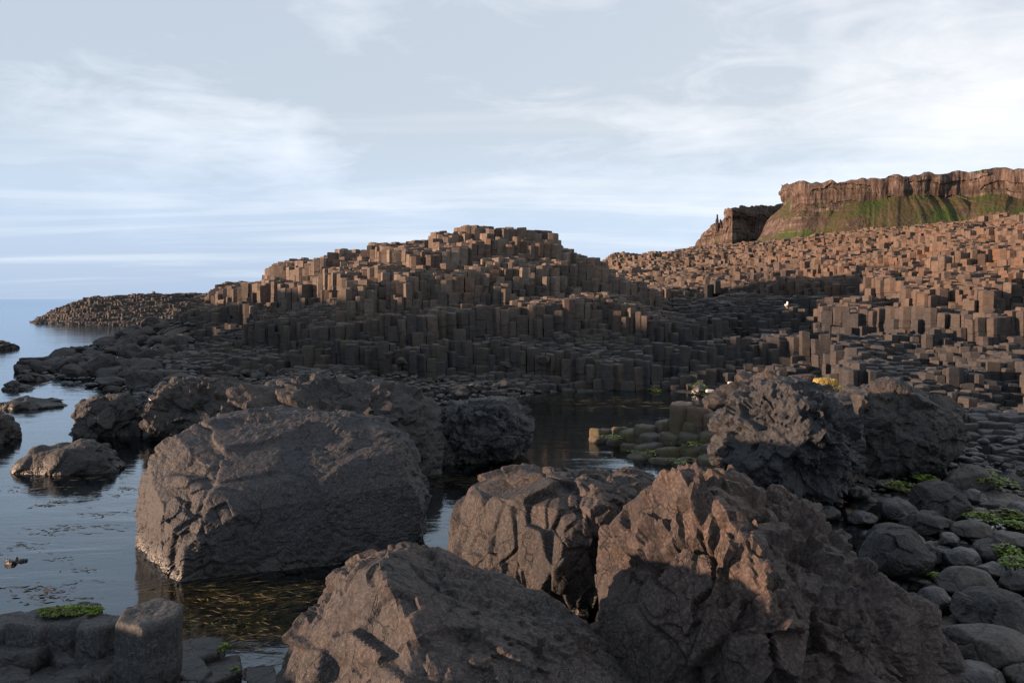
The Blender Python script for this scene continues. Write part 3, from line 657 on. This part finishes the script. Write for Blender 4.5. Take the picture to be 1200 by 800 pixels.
# ------------------------------------------------------------------ big boulders
def boulder(label, outline, Yc, dyf, dyb, mat, level=6, seed=1, p=2.6, planes=(), c1=(.45, .10, .5), c2=(.16, .035, .5), rough=.05, nfac=10, cat='boulder',
            group=None, low=0.06, zb=-.5, name='boulder', sq=1.0, warp=(1, 1, 1), c3=(0, 0, 0), shrink=.98, fr=(.82, .94), blocky=False):
    """star-shaped body whose silhouette at depth Yc is the outline; planes = (nx,ny,nz,h) cuts in metres from the centre"""
    D, Fc = ico(level); D = D.copy()
    pts = np.array([((a-600)/F*Yc, EYE-(b-350)/F*Yc) for a, b in outline]); pts[:, 1] = np.maximum(pts[:, 1], zb-.3)
    A = pts; B = np.roll(pts, -1, 0); cr = A[:, 0]*B[:, 1]-B[:, 0]*A[:, 1]; ar = cr.sum()/2
    c = np.array([((A[:, 0]+B[:, 0])*cr).sum(), ((A[:, 1]+B[:, 1])*cr).sum()])/(6*ar)
    th = np.linspace(-math.pi, math.pi, 721); ux, uz = np.cos(th), np.sin(th); Rr = np.full(721, 1e9)
    for (ax, az_), (bx, bz) in zip(A-c, B-c):
        ex, ez = bx-ax, bz-az_; den = ux*ez-uz*ex
        with np.errstate(all='ignore'):
            t = (ax*ez-az_*ex)/den; s = (ax*uz-az_*ux)/den
        ok = (t > 0) & (s >= -1e-6) & (s <= 1+1e-6) & np.isfinite(t); Rr = np.where(ok, np.minimum(Rr, t), Rr)
    Rr[Rr > 1e8] = np.median(Rr)
    ke = np.ones(9)/9; Rr = np.convolve(np.pad(Rr[:-1], 4, 'wrap'), ke, 'valid'); Rr = np.append(Rr, Rr[0])
    # spread the sphere's directions to the body's aspect so faces are even
    sx = (pts[:, 0].max()-pts[:, 0].min())/2; sz = (pts[:, 1].max()-pts[:, 1].min())/2
    D = D*np.array([sx, (dyf+dyb)/2, sz]); D = D/np.linalg.norm(D, axis=1)[:, None]
    rho = np.hypot(D[:, 0], D[:, 2]); ang = np.arctan2(D[:, 2], D[:, 0]); Ra = np.interp(ang, th, Rr)
    dy = np.where(D[:, 1] < 0, dyf, dyb)
    g = ((rho/Ra)**p+(np.abs(D[:, 1])/dy)**p)**(1/p)
    for (nx, ny, nz, h) in planes:
        l = math.sqrt(nx*nx+ny*ny+nz*nz); g = np.maximum(g, (D@np.array([nx, ny, nz]))/l/h)
    rg = np.random.default_rng(seed)
    for k in range(nfac):
        n = rg.normal(size=3); n[1] = -abs(n[1])*1.1; n /= np.linalg.norm(n)
        h = ((D/g[:, None])@n).max()*rg.uniform(*fr)
        g = np.maximum(g, (D@n)/h)
    P = D/g[:, None]; off = rg.random(3)*40
    Q = (P+off)*np.array(warp); Q = Q+np.stack([fbm(Q*1.1, seed+60+k, 3) for k in range(3)], 1)*.22
    amp = 0
    nd = P/np.linalg.norm(P, axis=1)[:, None]
    disp = fbm(Q*.9, seed, 4)*rough*3
    for (s, a, tl), sd in ((c1, 0), (c2, 200), (c3, 400)):
        if a <= 0: continue
        vv, ed = vsoft(Q/s, seed+sd, tl, (20.0 if sd == 0 else 36.0)*(1.8 if blocky else 1), .9, 2.4 if blocky and sd else 1.5)
        msk = sstep(-.35, .15, fbm(Q*.8+9, seed+sd+7, 2)) if sd else 1
        disp = disp+vv*a*1.6*msk-(1-sstep(0, .10, ed))*a*.35*msk
    disp = disp+fbm(Q*9, seed+33, 4)*rough*.45+fbm(Q*30, seed+34, 2)*rough*.12
    P = P*shrink+nd*disp[:, None]
    ctr = np.array([c[0], Yc, c[1]]); base = np.array([c[0], Yc, 0.0])
    P = P+ctr-base; P[:, 2] = np.maximum(P[:, 2], zb-.2)
    me = mesh_from(name, P, Fc, np.full(len(Fc), 3), mat, smooth=False)
    return add(name, me, tuple(base), label, cat, group)

boulder('huge blue-grey boulder standing in the kelp pool, its left end catching the sun',
        [(155, 650), (156, 600), (166, 552), (182, 524), (215, 500), (262, 490), (330, 486), (395, 492), (440, 506), (470, 528), (480, 552), (490, 585), (486, 625), (470, 655), (452, 700), (160, 700)],
        10.4, 1.6, 1.8, M_bgrey, 7, 11, 4.0, [(.42, -1, .08, .98), (-.74, -.64, .12, 1.28), (.05, -.45, 1, .80), (-.8, -.6, -.35, 1.6)], (.75, .045, .5), (.20, .032, .85), .024, 4, c3=(.06, .008, .9), shrink=1.0)
boulder('broad craggy boulder behind the huge blue-grey one, brown lit on its left top',
        [(246, 520), (252, 492), (272, 468), (300, 455), (350, 448), (400, 444), (450, 449), (485, 462), (505, 490), (515, 530), (514, 565), (500, 620), (250, 620)],
        14.6, 1.5, 2.0, M_bdark, 6, 23, 3.0, [(.1, -.6, 1, 1.05)], (.5, .10, .7), (.17, .05, .8), .06, 6)
boulder('brown boulder at the shore, left of the broad craggy one',
        [(180, 510), (182, 470), (192, 448), (225, 444), (262, 446), (285, 460), (300, 500), (300, 540), (180, 540)],
        19.0, 1.0, 1.2, M_bdark, 6, 27, 3.2, [], (.4, .09, .7), (.16, .05, .8), .06, 6)
boulder('dark rough boulder in the middle pool, right of the broad craggy one',
        [(507, 505), (512, 482), (530, 472), (560, 470), (600, 468), (618, 478), (628, 500), (620, 522), (602, 538), (585, 570), (510, 570)],
        16.3, .9, 1.1, M_bpit, 6, 31, 2.8, [], (.4, .09, .7), (.14, .05, .9), .07, 6)
boulder('brown ridged boulder in the centre foreground, between the pool and the cracked boulder',
        [(521, 650), (526, 600), (540, 575), (575, 560), (612, 551), (655, 553), (700, 553), (745, 556), (775, 572), (800, 620), (790, 700), (700, 730), (600, 700), (530, 690)],
        9.0, 1.15, 1.2, M_bbrown, 7, 41, 2.8, [(-.8, -.75, .35, .86), (.3, -.5, 1, .95), (.4, -1, .2, 1.0)], (.36, .065, .7), (.14, .028, .8), .02, 9, warp=(1.25, 1, .75), c3=(.06, .008, .8), shrink=.96)
boulder('brown fractured boulder at the bottom edge, left of centre, with a dark wet lower half',
        [(330, 790), (338, 745), (358, 712), (385, 678), (420, 660), (462, 644), (500, 660), (540, 680), (600, 698), (650, 722), (700, 756), (745, 800), (780, 850), (780, 930), (340, 930)],
        6.1, 1.25, 1.1, M_bbrown, 7, 53, 2.6, [(-.75, -.8, .6, 1.08)], (.34, .05, .6), (.13, .024, .7), .022, 8, c3=(.05, .009, .8), shrink=.985, fr=(.88, .96))
boulder('large cracked rust-brown boulder filling the right foreground, split into angular blocks',
        [(688, 760), (690, 700), (702, 655), (735, 615), (770, 575), (800, 560), (845, 560), (905, 570), (950, 592), (985, 625), (1030, 668), (1075, 695), (1110, 732), (1112, 770), (1090, 830), (1000, 930), (700, 930)],
        6.9, 1.5, 1.5, M_bbrown2, 7, 67, 2.8, [(-.78, -.62, .38, 1.0), (.45, -.45, 1, 1.08), (.4, -1, .55, 1.15)], (.48, .11, .65), (.19, .040, .75), .012, 8, warp=(1.1, 1.0, .8), c3=(.08, .010, .8), shrink=.945, fr=(.88, .96), blocky=True)
boulder('round knobbly pitted boulder right of the mossy stubs, shaded',
        [(843, 530), (846, 500), (862, 472), (885, 455), (920, 447), (955, 448), (985, 466), (998, 495), (1002, 530), (992, 562), (960, 588), (915, 596), (870, 570), (850, 552)],
        13.0, 1.2, 1.2, M_bpit, 6, 71, 2.4, [], (.30, .10, .5), (.12, .05, .8), .06, 4)
boulder('dark angular boulder leaning behind the round pitted one, above the green weed',
        [(982, 500), (985, 472), (1010, 455), (1030, 446), (1060, 452), (1100, 462), (1120, 480), (1124, 505), (1112, 530), (1085, 552), (1050, 560), (1000, 570)],
        14.8, 1.1, 1.3, M_bdark, 6, 83, 2.6, [(.5, -1, .3, 1.0), (-.3, -1, .6, .95)], (.5, .08, .7), (.16, .03, .6), .04, 6)
boulder('brown fractured outcrop behind the round pitted boulder, its top sunlit',
        [(835, 500), (838, 470), (860, 452), (900, 440), (930, 444), (975, 452), (1000, 470), (1000, 520), (840, 520)],
        17.0, .8, 1.4, M_bbrown, 6, 87, 3.0, [], (.4, .12, .9), (.14, .05, .9), .05, 4, low=.1)
# rocks standing in the sea on the left
boulder('lumpy brown-sided rock standing in the sea at the left', [(92, 495), (96, 472), (110, 463), (130, 460), (150, 466), (165, 478), (180, 495), (182, 530), (92, 530)],
        19.2, .8, .8, M_bdark, 6, 91, 2.6, [], (.35, .10, .8), (.14, .05, .8), .07, 5)
boulder('low dark whale-backed rock in the sea below the lumpy one', [(18, 556), (26, 540), (50, 526), (82, 517), (110, 521), (130, 532), (142, 546), (143, 570), (18, 570)],
        15.0, .55, .6, M_bdark, 6, 95, 2.2, [], (.4, .05, .6), (.14, .035, .8), .05, 4)
boulder('dark rock cut by the left edge of the view in the sea', [(-70, 520), (-60, 492), (-30, 480), (0, 486), (10, 497), (14, 520), (0, 540), (-70, 540)], 18.0, .7, .8, M_bdark, 5, 99, 2.4, [], (.35, .08, .7), (.14, .04, .8), .05, 4)
boulder('small flat weedy rock in the water at the far left foreground', [(-30, 676), (-10, 660), (20, 653), (42, 655), (58, 665), (62, 690), (-30, 690)], 9.7, .32, .35, M_bdark, 5, 103, 2.2, [], (.15, .04, .8), (.07, .02, .8), .04, 3, zb=-.25)
for i, (a, b, top, base, lab) in enumerate([(0, 74, 466, 476, 'long low reef of dark rock awash left of the lumpy sea rock'), (-20, 22, 401, 409, 'small dark rock far out at the left edge'),
        (0, 40, 448, 456, 'small reef rock at the left edge above the long low reef'), (38, 62, 374, 379, 'tiny rock off the tip of the far headland'),
        (20, 60, 436, 446, 'low weedy rock at the seaward tip of the rocky shore')]):
    Y = 3000/(base-350); m = (a+b)/2; w = (b-a)/2
    boulder(lab, [(a, base+2), (a+w*.3, (top+base)/2), (m-w*.3, top), (m+w*.2, top+1), (b-w*.3, (top+base)/2), (b, base+2), (m, base+12*14/Y)], Y, (b-a)/2000*Y*.8, (b-a)/2000*Y*.8, M_bdark, 5, 120+i, 2.2, [], (.3, .08, .8), (.12, .03, .8), .06, 3, zb=-.3, cat='rock', name='sea_rock')

# ------------------------------------------------------------------ loose stones
def stone(label, px, py, w, h, seed, mat=None, group=None, level=5, smooth_=True, depth=.8, name='stone', p=2.3, cz=None, ang=0.0):
    """worn stone whose picture box is centred at px,py; it sits on the ground there"""
    Y = 3000/(py+h*.42-350)*1.0; hw = w/2/F*Y; hh = h/2/F*Y
    Y = (EYE-.02)/(py+h*.30-350)*F
    z = EYE-(py-350)/F*Y
    g = np.random.default_rng(seed); D, Fc = ico(level); P = D*np.array([hw, hw*depth, hh*1.08])
    if ang: c_, s_ = math.cos(ang), math.sin(ang); P = P@np.array([[c_, 0, s_], [0, 1, 0], [-s_, 0, c_]])
    r = np.linalg.norm(P, axis=1); U = P/r[:, None]
    for k in range(11 if smooth_ else 14):
        n = g.normal(size=3); n[2] = abs(n[2])*.8+.1; n /= np.linalg.norm(n); m = (P@n); hmax = m.max()*g.uniform(.74, .92); f = np.where(m > hmax, hmax/np.maximum(m, 1e-6), 1)
        P = P*(f[:, None]**.97)
    off = g.random(3)*30; q = P+off
    d = fbm(q*2.5/max(hw, .1)*.5, seed, 3)*hw*.10+fbm(q*9, seed+3, 4)*.014+fbm(q*28, seed+4, 2)*.004
    if not smooth_:
        f1, f2, C, rn = voro(q/(hw*.7), seed+9); d = d+(rn[:, 0]-.5)*hw*.12+((q/(hw*.7)-C)*(rn[:, 1:]-.5)).sum(1)*hw*.22
    P = P+U*d[:, None]
    me = mesh_from(name, P, Fc, np.full(len(Fc), 3), mat or M_peb, smooth=smooth_)
    return add(name, me, ((px-600)/F*Y, Y, z), label, 'stone', group)
st = [
 (1053, 597, 46, 30, 'grey rounded stone left of the larger domed stone among the green weed'), (1097, 588, 70, 46, 'domed grey stone with a flat face, below the green weed patch'),
 (1132, 563, 58, 40, 'dark sloping stone behind the domed one'), (1138, 583, 28, 22, 'small round dark stone right of the domed one'),
 (1087, 613, 58, 28, 'low dark stone in front of the domed one'), (1140, 621, 48, 22, 'flat grey-brown stone between two clumps of green weed'),
 (1007, 577, 34, 18, 'small stone beside the foot of the angular boulder'), (970, 601, 28, 16, 'small blue-grey stone in the puddle below the round pitted boulder'),
 (1166, 592, 34, 16, 'pale wet stone among the green weed at right'), (1125, 654, 50, 28, 'smooth dark stone above the wide flat one'), (1092, 650, 34, 26, 'dark stone against the right side of the faceted one'),
 (1134, 682, 66, 36, 'wide flat-backed dark stone by the puddle at right'), (1097, 704, 44, 34, 'rounded grey stone touching the cracked boulder'),
 (1168, 716, 96, 54, 'big slab-like dark stone at the right edge, above the long banded one'), (1160, 758, 104, 48, 'long banded dark stone near the bottom right corner'),
 (1146, 792, 68, 30, 'smooth stone at the bottom right edge by the pale channel'), (1164, 645, 54, 28, 'weedy stone left of the right edge clump'), (1182, 632, 44, 20, 'low grey stone at the right edge behind the weedy one'),
 (1010, 606, 34, 18, 'dark wet stone in the shallow puddle'), (1180, 566, 46, 22, 'flat stone by the right edge beyond the weed'), (1040, 568, 26, 14, 'small stone under the angular boulder'),
 (1196, 600, 40, 24, 'stone cut by the right edge among the weed'), (1192, 680, 40, 24, 'stone cut by the right edge above the slab-like one'), (1068, 632, 34, 20, 'small stone in front of the low dark one'),
 (1112, 632, 30, 16, 'little grey stone between the low dark and flat grey-brown ones'), (984, 628, 28, 16, 'small stone beside the shoulder of the cracked boulder'), (1198, 790, 40, 30, 'stone in the bottom right corner'),
 (1160, 668, 34, 18, 'small stone right of the wide flat-backed one'), (945, 602, 24, 14, 'little dark stone under the round pitted boulder'), (1030, 628, 32, 18, 'pitted little stone behind the faceted one'),
]
for i, (px, py, w, h, lab) in enumerate(st):
    stone(lab, px, py, w*1.08, h*.90, 300+i, [M_peb, M_bdark, M_peb2][i % 3], 'wave-worn stones at the lower right', 5, i % 3 != 1, depth=.85)
stone('faceted blue-black stone leaning on the cracked boulder', 1050, 646, 92, 62, 350, M_bdark, 'wave-worn stones at the lower right', 6, False, .8)
stone('round green boulder coated in algae at the far end of the mossy stubs', 819, 457, 19, 14, 351, None, None, 4)

# proto stones copied in loops: rubble on the shore shelf
def proto_stone(seed, flat, blocky):
    g = np.random.default_rng(seed); D, Fc = ico(4); P = D*np.array([1, .8, flat])
    for k in range(12 if blocky else 7):
        n = g.normal(size=3); n /= np.linalg.norm(n); m = P@n; hm = m.max()*g.uniform(.6, .85); P = P*(np.where(m > hm, hm/np.maximum(m, 1e-6), 1)[:, None]**.9)
    q = P+seed*3.3; P = P*(1+fbm(q*2.2, seed, 4)*.22+fbm(q*7, seed+2, 2)*.06)[:, None]
    return P, Fc
PROT = []
for k in range(9):
    P, Fc = proto_stone(500+k, [.55, .7, .45][k % 3], k % 2 == 0)
    PROT.append((P, Fc))
rng = random.Random(21)
RM = [mesh_from('shore_rock', P, Fc, np.full(len(Fc), 3), M_bdark if k % 3 else M_bbrown) for k, (P, Fc) in enumerate(PROT)]
zones = [('dark craggy rock in the low jumble on the seaward shore', 'craggy rocks of the seaward shore', (25, 215), (26, 50), 150, (.25, .75)),
         ('blocky rubble stone below the foot of the central mound', 'rubble stones below the mound', (240, 640), (22, 29.5), 85, (.13, .34))]
for lab, grp, (p0, p1), (y0, y1), cnt, (s0, s1) in zones:
    n = 0; tries = 0
    while n < cnt and tries < 5000:
        tries += 1; Y = rng.uniform(y0, y1); px = rng.uniform(p0, p1); x = (px-600)/F*Y; h = float(H(x, Y))
        if h < -.12 or h > 1.6: continue
        s = rng.uniform(s0, s1)*(1 if rng.random() < .8 else 1.5); s = min(s, .95)
        if h < .02: s *= .8
        ri = rng.randrange(9); sz = 'small' if s < (s0+s1)/2*.8 else 'middling' if s < (s0+s1)/2*1.25 else 'large'
        u = (px-p0)/(p1-p0); v = (Y-y0)/(y1-y0); hue = 'grey-black' if ri % 3 else 'brown'; near = 'near side' if v < .33 else 'middle depth' if v < .66 else 'far side'
        if grp.startswith('craggy'): ll = f"{sz} {hue} craggy shore rock, {near} of the jumble, " + ('at the seaward tip' if u < .33 else 'midway along' if u < .66 else 'by the foot of the mound')
        else: ll = f"{sz} {hue} rubble stone below the mound, {near}, " + ('behind the huge boulder' if u < .33 else 'behind the craggy boulder' if u < .66 else 'near the pool')
        o = add('shore_rock', RM[ri], (x, Y, h-.02+s*.12), ll, 'rock', grp)
        o.scale = (s, s*rng.uniform(.7, 1.1), s*rng.uniform(.6, 1.1)); o.rotation_euler = (rng.uniform(-.3, .3), rng.uniform(-.3, .3), rng.uniform(0, 6.3)); n += 1
def scatter(name, label, cat, regions, mat, seed, under):
    g = random.Random(seed); Vs = []; Fs = []; off = 0
    for (p0, p1, y0, y1, cnt, s0, s1, zoff) in regions:
        for _ in range(cnt):
            Y = math.exp(g.uniform(math.log(y0), math.log(y1))); px = g.uniform(p0, p1); x = (px-600)/F*Y; h = float(H(x, Y))
            if h < -.35 or h > 1.8: continue
            P, Fc = under[g.randrange(len(under))]; s = s0*(s1/s0)**g.random(); a = g.uniform(0, 6.3); c, sn = math.cos(a), math.sin(a)
            Q = P*np.array([s, s*g.uniform(.7, 1), s*g.uniform(.5, .9)]); Q = Q@np.array([[c, sn, 0], [-sn, c, 0], [0, 0, 1]])+np.array([x, Y, max(h, -.15)+zoff*s])
            Vs.append(Q); Fs.append(Fc+off); off += len(Q)
    V = np.concatenate(Vs); Fa = np.concatenate(Fs); me = mesh_from(name, V, Fa, np.full(len(Fa), 3), mat, smooth=True)
    return add(name, me, label=label, cat=cat, kind='stuff')
def low_proto(seed):
    g = np.random.default_rng(seed); D, Fc = ico(2); P = D*np.array([1, .8, .6]); P = P*(1+fbm(P*1.3+seed, seed, 2)*.35)[:, None]; return P, Fc
LOWP = [low_proto(700+k) for k in range(8)]
scatter('pebbles', 'countless small dark pebbles and cobbles between the larger stones', 'pebbles',
        [(930, 1260, 6.3, 14.5, 2200, .02, .075, .3), (930, 1260, 7.0, 16, 420, .07, .16, .2), (690, 960, 13.5, 18.5, 350, .04, .13, .3), (180, 640, 20, 28, 900, .05, .16, .4), (20, 230, 24, 48, 700, .08, .25, .3), (60, 330, 4.5, 7.3, 160, .03, .1, .4)], M_peb, 5, LOWP)

# ------------------------------------------------------------------ green algae, kelp
def algae_mat():
    t = NT('green_algae'); G = t.geo.outputs['Position']; n = t.noise(G, 14, 5, .6); m_ = t.noise(G, 2.5, 3)
    c = t.mix(t.ramp(n, [(0.35, 0.0), (0.65, 1.0)]), (0.03, 0.05, 0.007), (0.13, 0.20, 0.018)); c = t.mix(t.ramp(m_, [(0.5, 0.0), (0.66, .8)]), c, (0.05, 0.042, 0.014))
    t.b.inputs['Subsurface Weight'].default_value = 0
    return t.fin(c, 0.5, None, 0.4)
M_algae = algae_mat()
def clumps(name, label, cat, spots, mat, seed, per=160, size=.05):
    g = np.random.default_rng(seed); Vs = []; Ls = []; n = 0
    for (x, y, z, rx, ry, dens, lift) in spots:
        k = int(per*dens); a = g.random(k)*6.283; r = np.sqrt(g.random(k)); px = x+np.cos(a)*r*rx*(1+.3*np.sin(3*a)); py = y+np.sin(a)*r*ry
        for i in range(k):
            s = size*min(1, .25+y/20)*(.4+g.random())*(1.1-.5*r[i]); zz = z+lift*(1-r[i]**2)*g.random()+.004; d = g.normal(size=3); d[2] *= .15; d /= np.linalg.norm(d); e = np.cross(d, g.normal(size=3)); e[2] *= .15; e /= np.linalg.norm(e)
            c = np.array([px[i], py[i], zz]); Vs += [c-d*s, c+e*s*.5-d*s*.2+(0, 0, s*.2), c+d*s, c-e*s*.5+d*s*.1]; Ls += [n, n+1, n+2, n+3]; n += 4
    return add(name, mesh_from(name, Vs, Ls, np.full(len(Ls)//4, 4), mat), label=label, cat=cat, kind='stuff')
def gp(px, py, z, wpx, hpx, dens=1, lift=.04):
    Y = (EYE-z)/(py-350)*F; return ((px-600)/F*Y, Y, z, wpx/2/F*Y, hpx/2/(py-350)*Y, dens, lift)
clumps('green_algae', 'bright green seaweed lying in patches over stones, stubs and column tops', 'algae', [
    gp(66, 716, .445, 40, 12, 8, .006), gp(92, 714, .455, 40, 14, 9, .006), gp(112, 716, .45, 14, 8, 2, .004), gp(262, 760, .10, 12, 8, .7), gp(274, 786, .06, 10, 6, .4),
    gp(1088, 562, .12, 24, 12, 2.5, .06), gp(1056, 570, .1, 40, 14, 2.5, .06), gp(1150, 556, .25, 36, 14, 1.5, .1), gp(1170, 566, .2, 50, 14, 1.5, .08), gp(1128, 556, .2, 24, 10, 1),
    gp(1155, 606, .08, 40, 12, 3, .06), gp(1185, 604, .10, 40, 14, 3, .08), gp(1178, 648, .12, 40, 16, 3.5, .1), gp(1196, 664, .12, 30, 22, 3, .1), gp(1190, 615, .1, 30, 10, 1.5), gp(1100, 676, .04, 20, 10, 1), gp(1190, 776, .06, 30, 10, 1),
    gp(720, 512, .2, 30, 5, 1, .03), gp(768, 530, .1, 60, 6, 1.2, .04), gp(812, 520, .3, 50, 5, .8, .04), gp(845, 533, .2, 40, 8, 1, .05), gp(850, 508, .45, 30, 6, .8, .04), gp(810, 541, .1, 60, 8, .8, .04),
    gp(819, 454, .16, 20, 8, 2, .16), gp(768, 457, .03, 16, 5, 1, .05), gp(836, 462, .2, 30, 4, .8), gp(985, 455, .9, 20, 8, .6)], M_algae, 9)
def strands(name, label, cat, spots, mat, seed):
    g = np.random.default_rng(seed); Vs = []; Ls = []; n = 0
    for (x, y, z, rad, cnt, L0, w, ang, curl) in spots:
        for i in range(int(cnt*1.7)):
            a = g.normal()*.45+ang; px = x+g.normal()*rad; py = y+g.normal()*rad*.55; L = L0*(.5+g.random()*.8); cv = curl*g.normal()*1.2; k = 12; ww = w*(.5+g.random())
            zz = z-g.random()**1.5*.05; ph = g.random()*6
            for j in range(k+1):
                t = j/k; ta = a+cv*t+.35*math.sin(ph+5*t); px += math.cos(ta)*L/k; py += math.sin(ta)*L/k*.8
                wd = ww*(1-t*.75); nx, ny = -math.sin(ta)*wd, math.cos(ta)*wd
                Vs += [(px-nx, py-ny, zz+.006*math.sin(9*t+ph)), (px+nx, py+ny, zz+.006*math.cos(8*t+ph))]
                if j < k: b = n+2*j; Ls += [b, b+1, b+3, b+2]
            n += 2*(k+1)
    return add(name, mesh_from(name, Vs, Ls, np.full(len(Ls)//4, 4), mat), label=label, cat=cat, kind='stuff')
def kelp_mat():
    t = NT('kelp'); G = t.geo.outputs['Position']; n = t.noise(G, 5, 4, .6); m_ = t.noise(G, 1.1, 3)
    c = t.mix(t.ramp(n, [(0.35, 0.0), (0.65, 1.0)]), (0.05, 0.032, 0.010), (0.33, 0.22, 0.075)); c = t.mix(t.ramp(m_, [(0.45, 0.0), (0.6, .5)]), c, (0.10, 0.11, 0.025))
    return t.fin(c, 0.4, None, 0.5)
M_kelp = kelp_mat()
def gk(px, py, rad, cnt, L, w, ang, curl, z=-.004):
    Y = (EYE-z)/(py-350)*F; return ((px-600)/F*Y, Y, z, rad, cnt, L, w, ang, curl)
strands('kelp', 'golden brown kelp strands drifting just under the water between boulders and in the pools', 'kelp', [
    gk(185, 690, .18, 110, .7, .006, 0, .4), gk(240, 700, .25, 150, .7, .006, -.1, .6), gk(280, 712, .25, 160, .6, .006, 2.6, 1.0), gk(230, 725, .22, 140, .6, .006, .3, 1.2), gk(300, 735, .2, 160, .55, .006, 3.0, 1.3),
    gk(340, 745, .12, 130, .5, .006, 3.2, .8), gk(330, 700, .25, 120, .7, .006, 3.4, .5), gk(390, 690, .2, 100, .6, .006, 3.3, .4), gk(260, 750, .15, 90, .4, .006, 1, 1), gk(330, 770, .12, 70, .5, .005, 3.1, .4), gk(215, 740, .2, 90, .5, .006, 0.5, 1.2),
    
    gk(20, 690, .3, 40, .5, .01, 0, .5, -.01),
    gk(690, 470, 1.0, 70, 1.8, .02, 0, .2), gk(760, 476, 1.0, 70, 1.6, .02, 0, .2), gk(650, 478, .8, 50, 1.4, .02, 0, .2), gk(560, 462, .9, 60, 1.4, .02, 0, .2), gk(700, 500, .8, 40, 1.2, .015, 0, .2), gk(530, 560, .5, 50, .8, .01, -.4, .3, -.03), gk(500, 625, .2, 30, .4, .008, 1, .5, -.03)], M_kelp, 14)

tw_ = NT('dark_weed'); M_weed = tw_.fin(tw_.mix(tw_.noise(tw_.geo.outputs['Position'], 6), (.012, .009, .006), (.07, .045, .02)), .35)
strands('floating_weed', 'dark brown seaweed floating in loose patches on the sea at the left', 'seaweed',
    [gk(48, 592, .07, 40, .22, .014, 0, .4, .003), gk(62, 588, .1, 30, .2, .012, 0, .4, .003), gk(95, 618, .22, 40, .3, .012, 0, .4, .003), gk(50, 622, .2, 24, .25, .012, 0, .4, .003), gk(100, 580, .3, 24, .4, .014, .2, .4, .003), gk(145, 572, .12, 30, .3, .012, .1, .6, .003),
     gk(118, 600, .2, 26, .3, .012, .1, .6, .003), gk(60, 655, .12, 20, .2, .01, .1, .6, .003), gk(90, 668, .1, 14, .15, .008, .1, .6, .003), gk(30, 690, .25, 60, .3, .010, 0, .5, .003), gk(20, 640, .2, 30, .3, .010, 0, .5, .003), gk(60, 700, .2, 30, .2, .008, 0, .5, .003),
     gk(60, 560, .3, 30, .5, .016, 0, .3, .003), gk(20, 572, .25, 24, .4, .014, 0, .3, .003)], M_weed, 15)
# ------------------------------------------------------------------ small things
M_yel = rock_mat('yellow_lichen_stone', (0.20, 0.14, 0.035), (0.42, 0.30, 0.07), 0.9, 0.1, 2.0, 0.0, 2.0)
def slab(px, py, w, h, Y, label, mat, seed, cat='stone', depth=.6):
    g = np.random.default_rng(seed); D, Fc = ico(4); hw = w/2/F*Y; hh = h/2/F*Y
    P = np.sign(D)*np.abs(D)**.45*np.array([hw, hw*depth, hh]); P = P+D*(fbm(P*6+seed, seed, 3)*hw*.14)[:, None]
    c = W(px, py, Y); return add('stone', mesh_from('stone', P, Fc, np.full(len(Fc), 3), mat, smooth=True), c, label, cat)
slab(967, 448, 26, 11, 18.6, 'mustard-yellow lichen-covered stone lying behind the round pitted boulder', M_yel, 3)
slab(994, 457, 16, 9, 17.8, 'small ochre stone right of the mustard-yellow one', M_yel, 4)
tq = NT('bleached'); M_pale = tq.fin(tq.mix(tq.noise(tq.geo.outputs['Position'], 20), (.35, .35, .34), (.6, .6, .58)), .6)
slab(832, 458, 10, 4, 19.5, 'pale flat stone beside the algae-coated boulder', M_pale, 5)
slab(853, 454, 9, 6, 19.5, 'whitish stone right of the pale flat one', M_pale, 6)
slab(856, 449, 6, 4, 19.9, 'tiny whitish stone above the other whitish one', M_pale, 7)
slab(1017, 552, 7, 7, 14.5, 'little rust-coloured stone under the angular boulder', M_bbrown, 8)
def gull():
    x, Y, z = W(922, 376, 33.); z = float(H(x, Y))+.55
    e = bpy.data.objects.new('gull', None); scene.collection.objects.link(e); e.location = (x, Y, z)
    e['label'] = 'tiny white seabird perched on the dark columns right of centre'; e['category'] = 'bird'
    D, Fc = ico(3); tot = np.full(len(Fc), 3)
    tw = NT('white_feathers'); Mw = tw.fin((.8, .8, .8), .7); tg_ = NT('grey_feathers'); Mg = tg_.fin((.3, .33, .37), .7); ty = NT('yellow_bill'); My = ty.fin((.6, .4, .05), .5)
    P = D*np.array([.05, .11, .055]); P[:, 2] += P[:, 1]*-.35; hd = D*np.array([.033, .04, .035])+np.array([0, -.085, .10]); nk = D*np.array([.03, .035, .06])+np.array([0, -.07, .05])
    V = np.concatenate([P, nk, hd])+np.array([0, 0, .14]); Fa = np.concatenate([Fc, Fc+len(D), Fc+2*len(D)])
    add('body', mesh_from('body', V, Fa, np.full(len(Fa), 3), Mw, smooth=True), parent=e)
    for s in (-1, 1):
        w_ = D*np.array([.012, .12, .04])+np.array([s*.048, .035, .14]); add('wing', mesh_from('wing', w_, Fc, tot, Mg, smooth=True), parent=e)
        l_ = D*np.array([.006, .006, .06])+np.array([s*.02, 0, .05]); add('leg', mesh_from('leg', l_, Fc, tot, My, smooth=True), parent=e)
    b_ = D*np.array([.008, .028, .009])+np.array([0, -.14, .235]); add('bill', mesh_from('bill', b_, Fc, tot, My, smooth=True), parent=e)
gull()
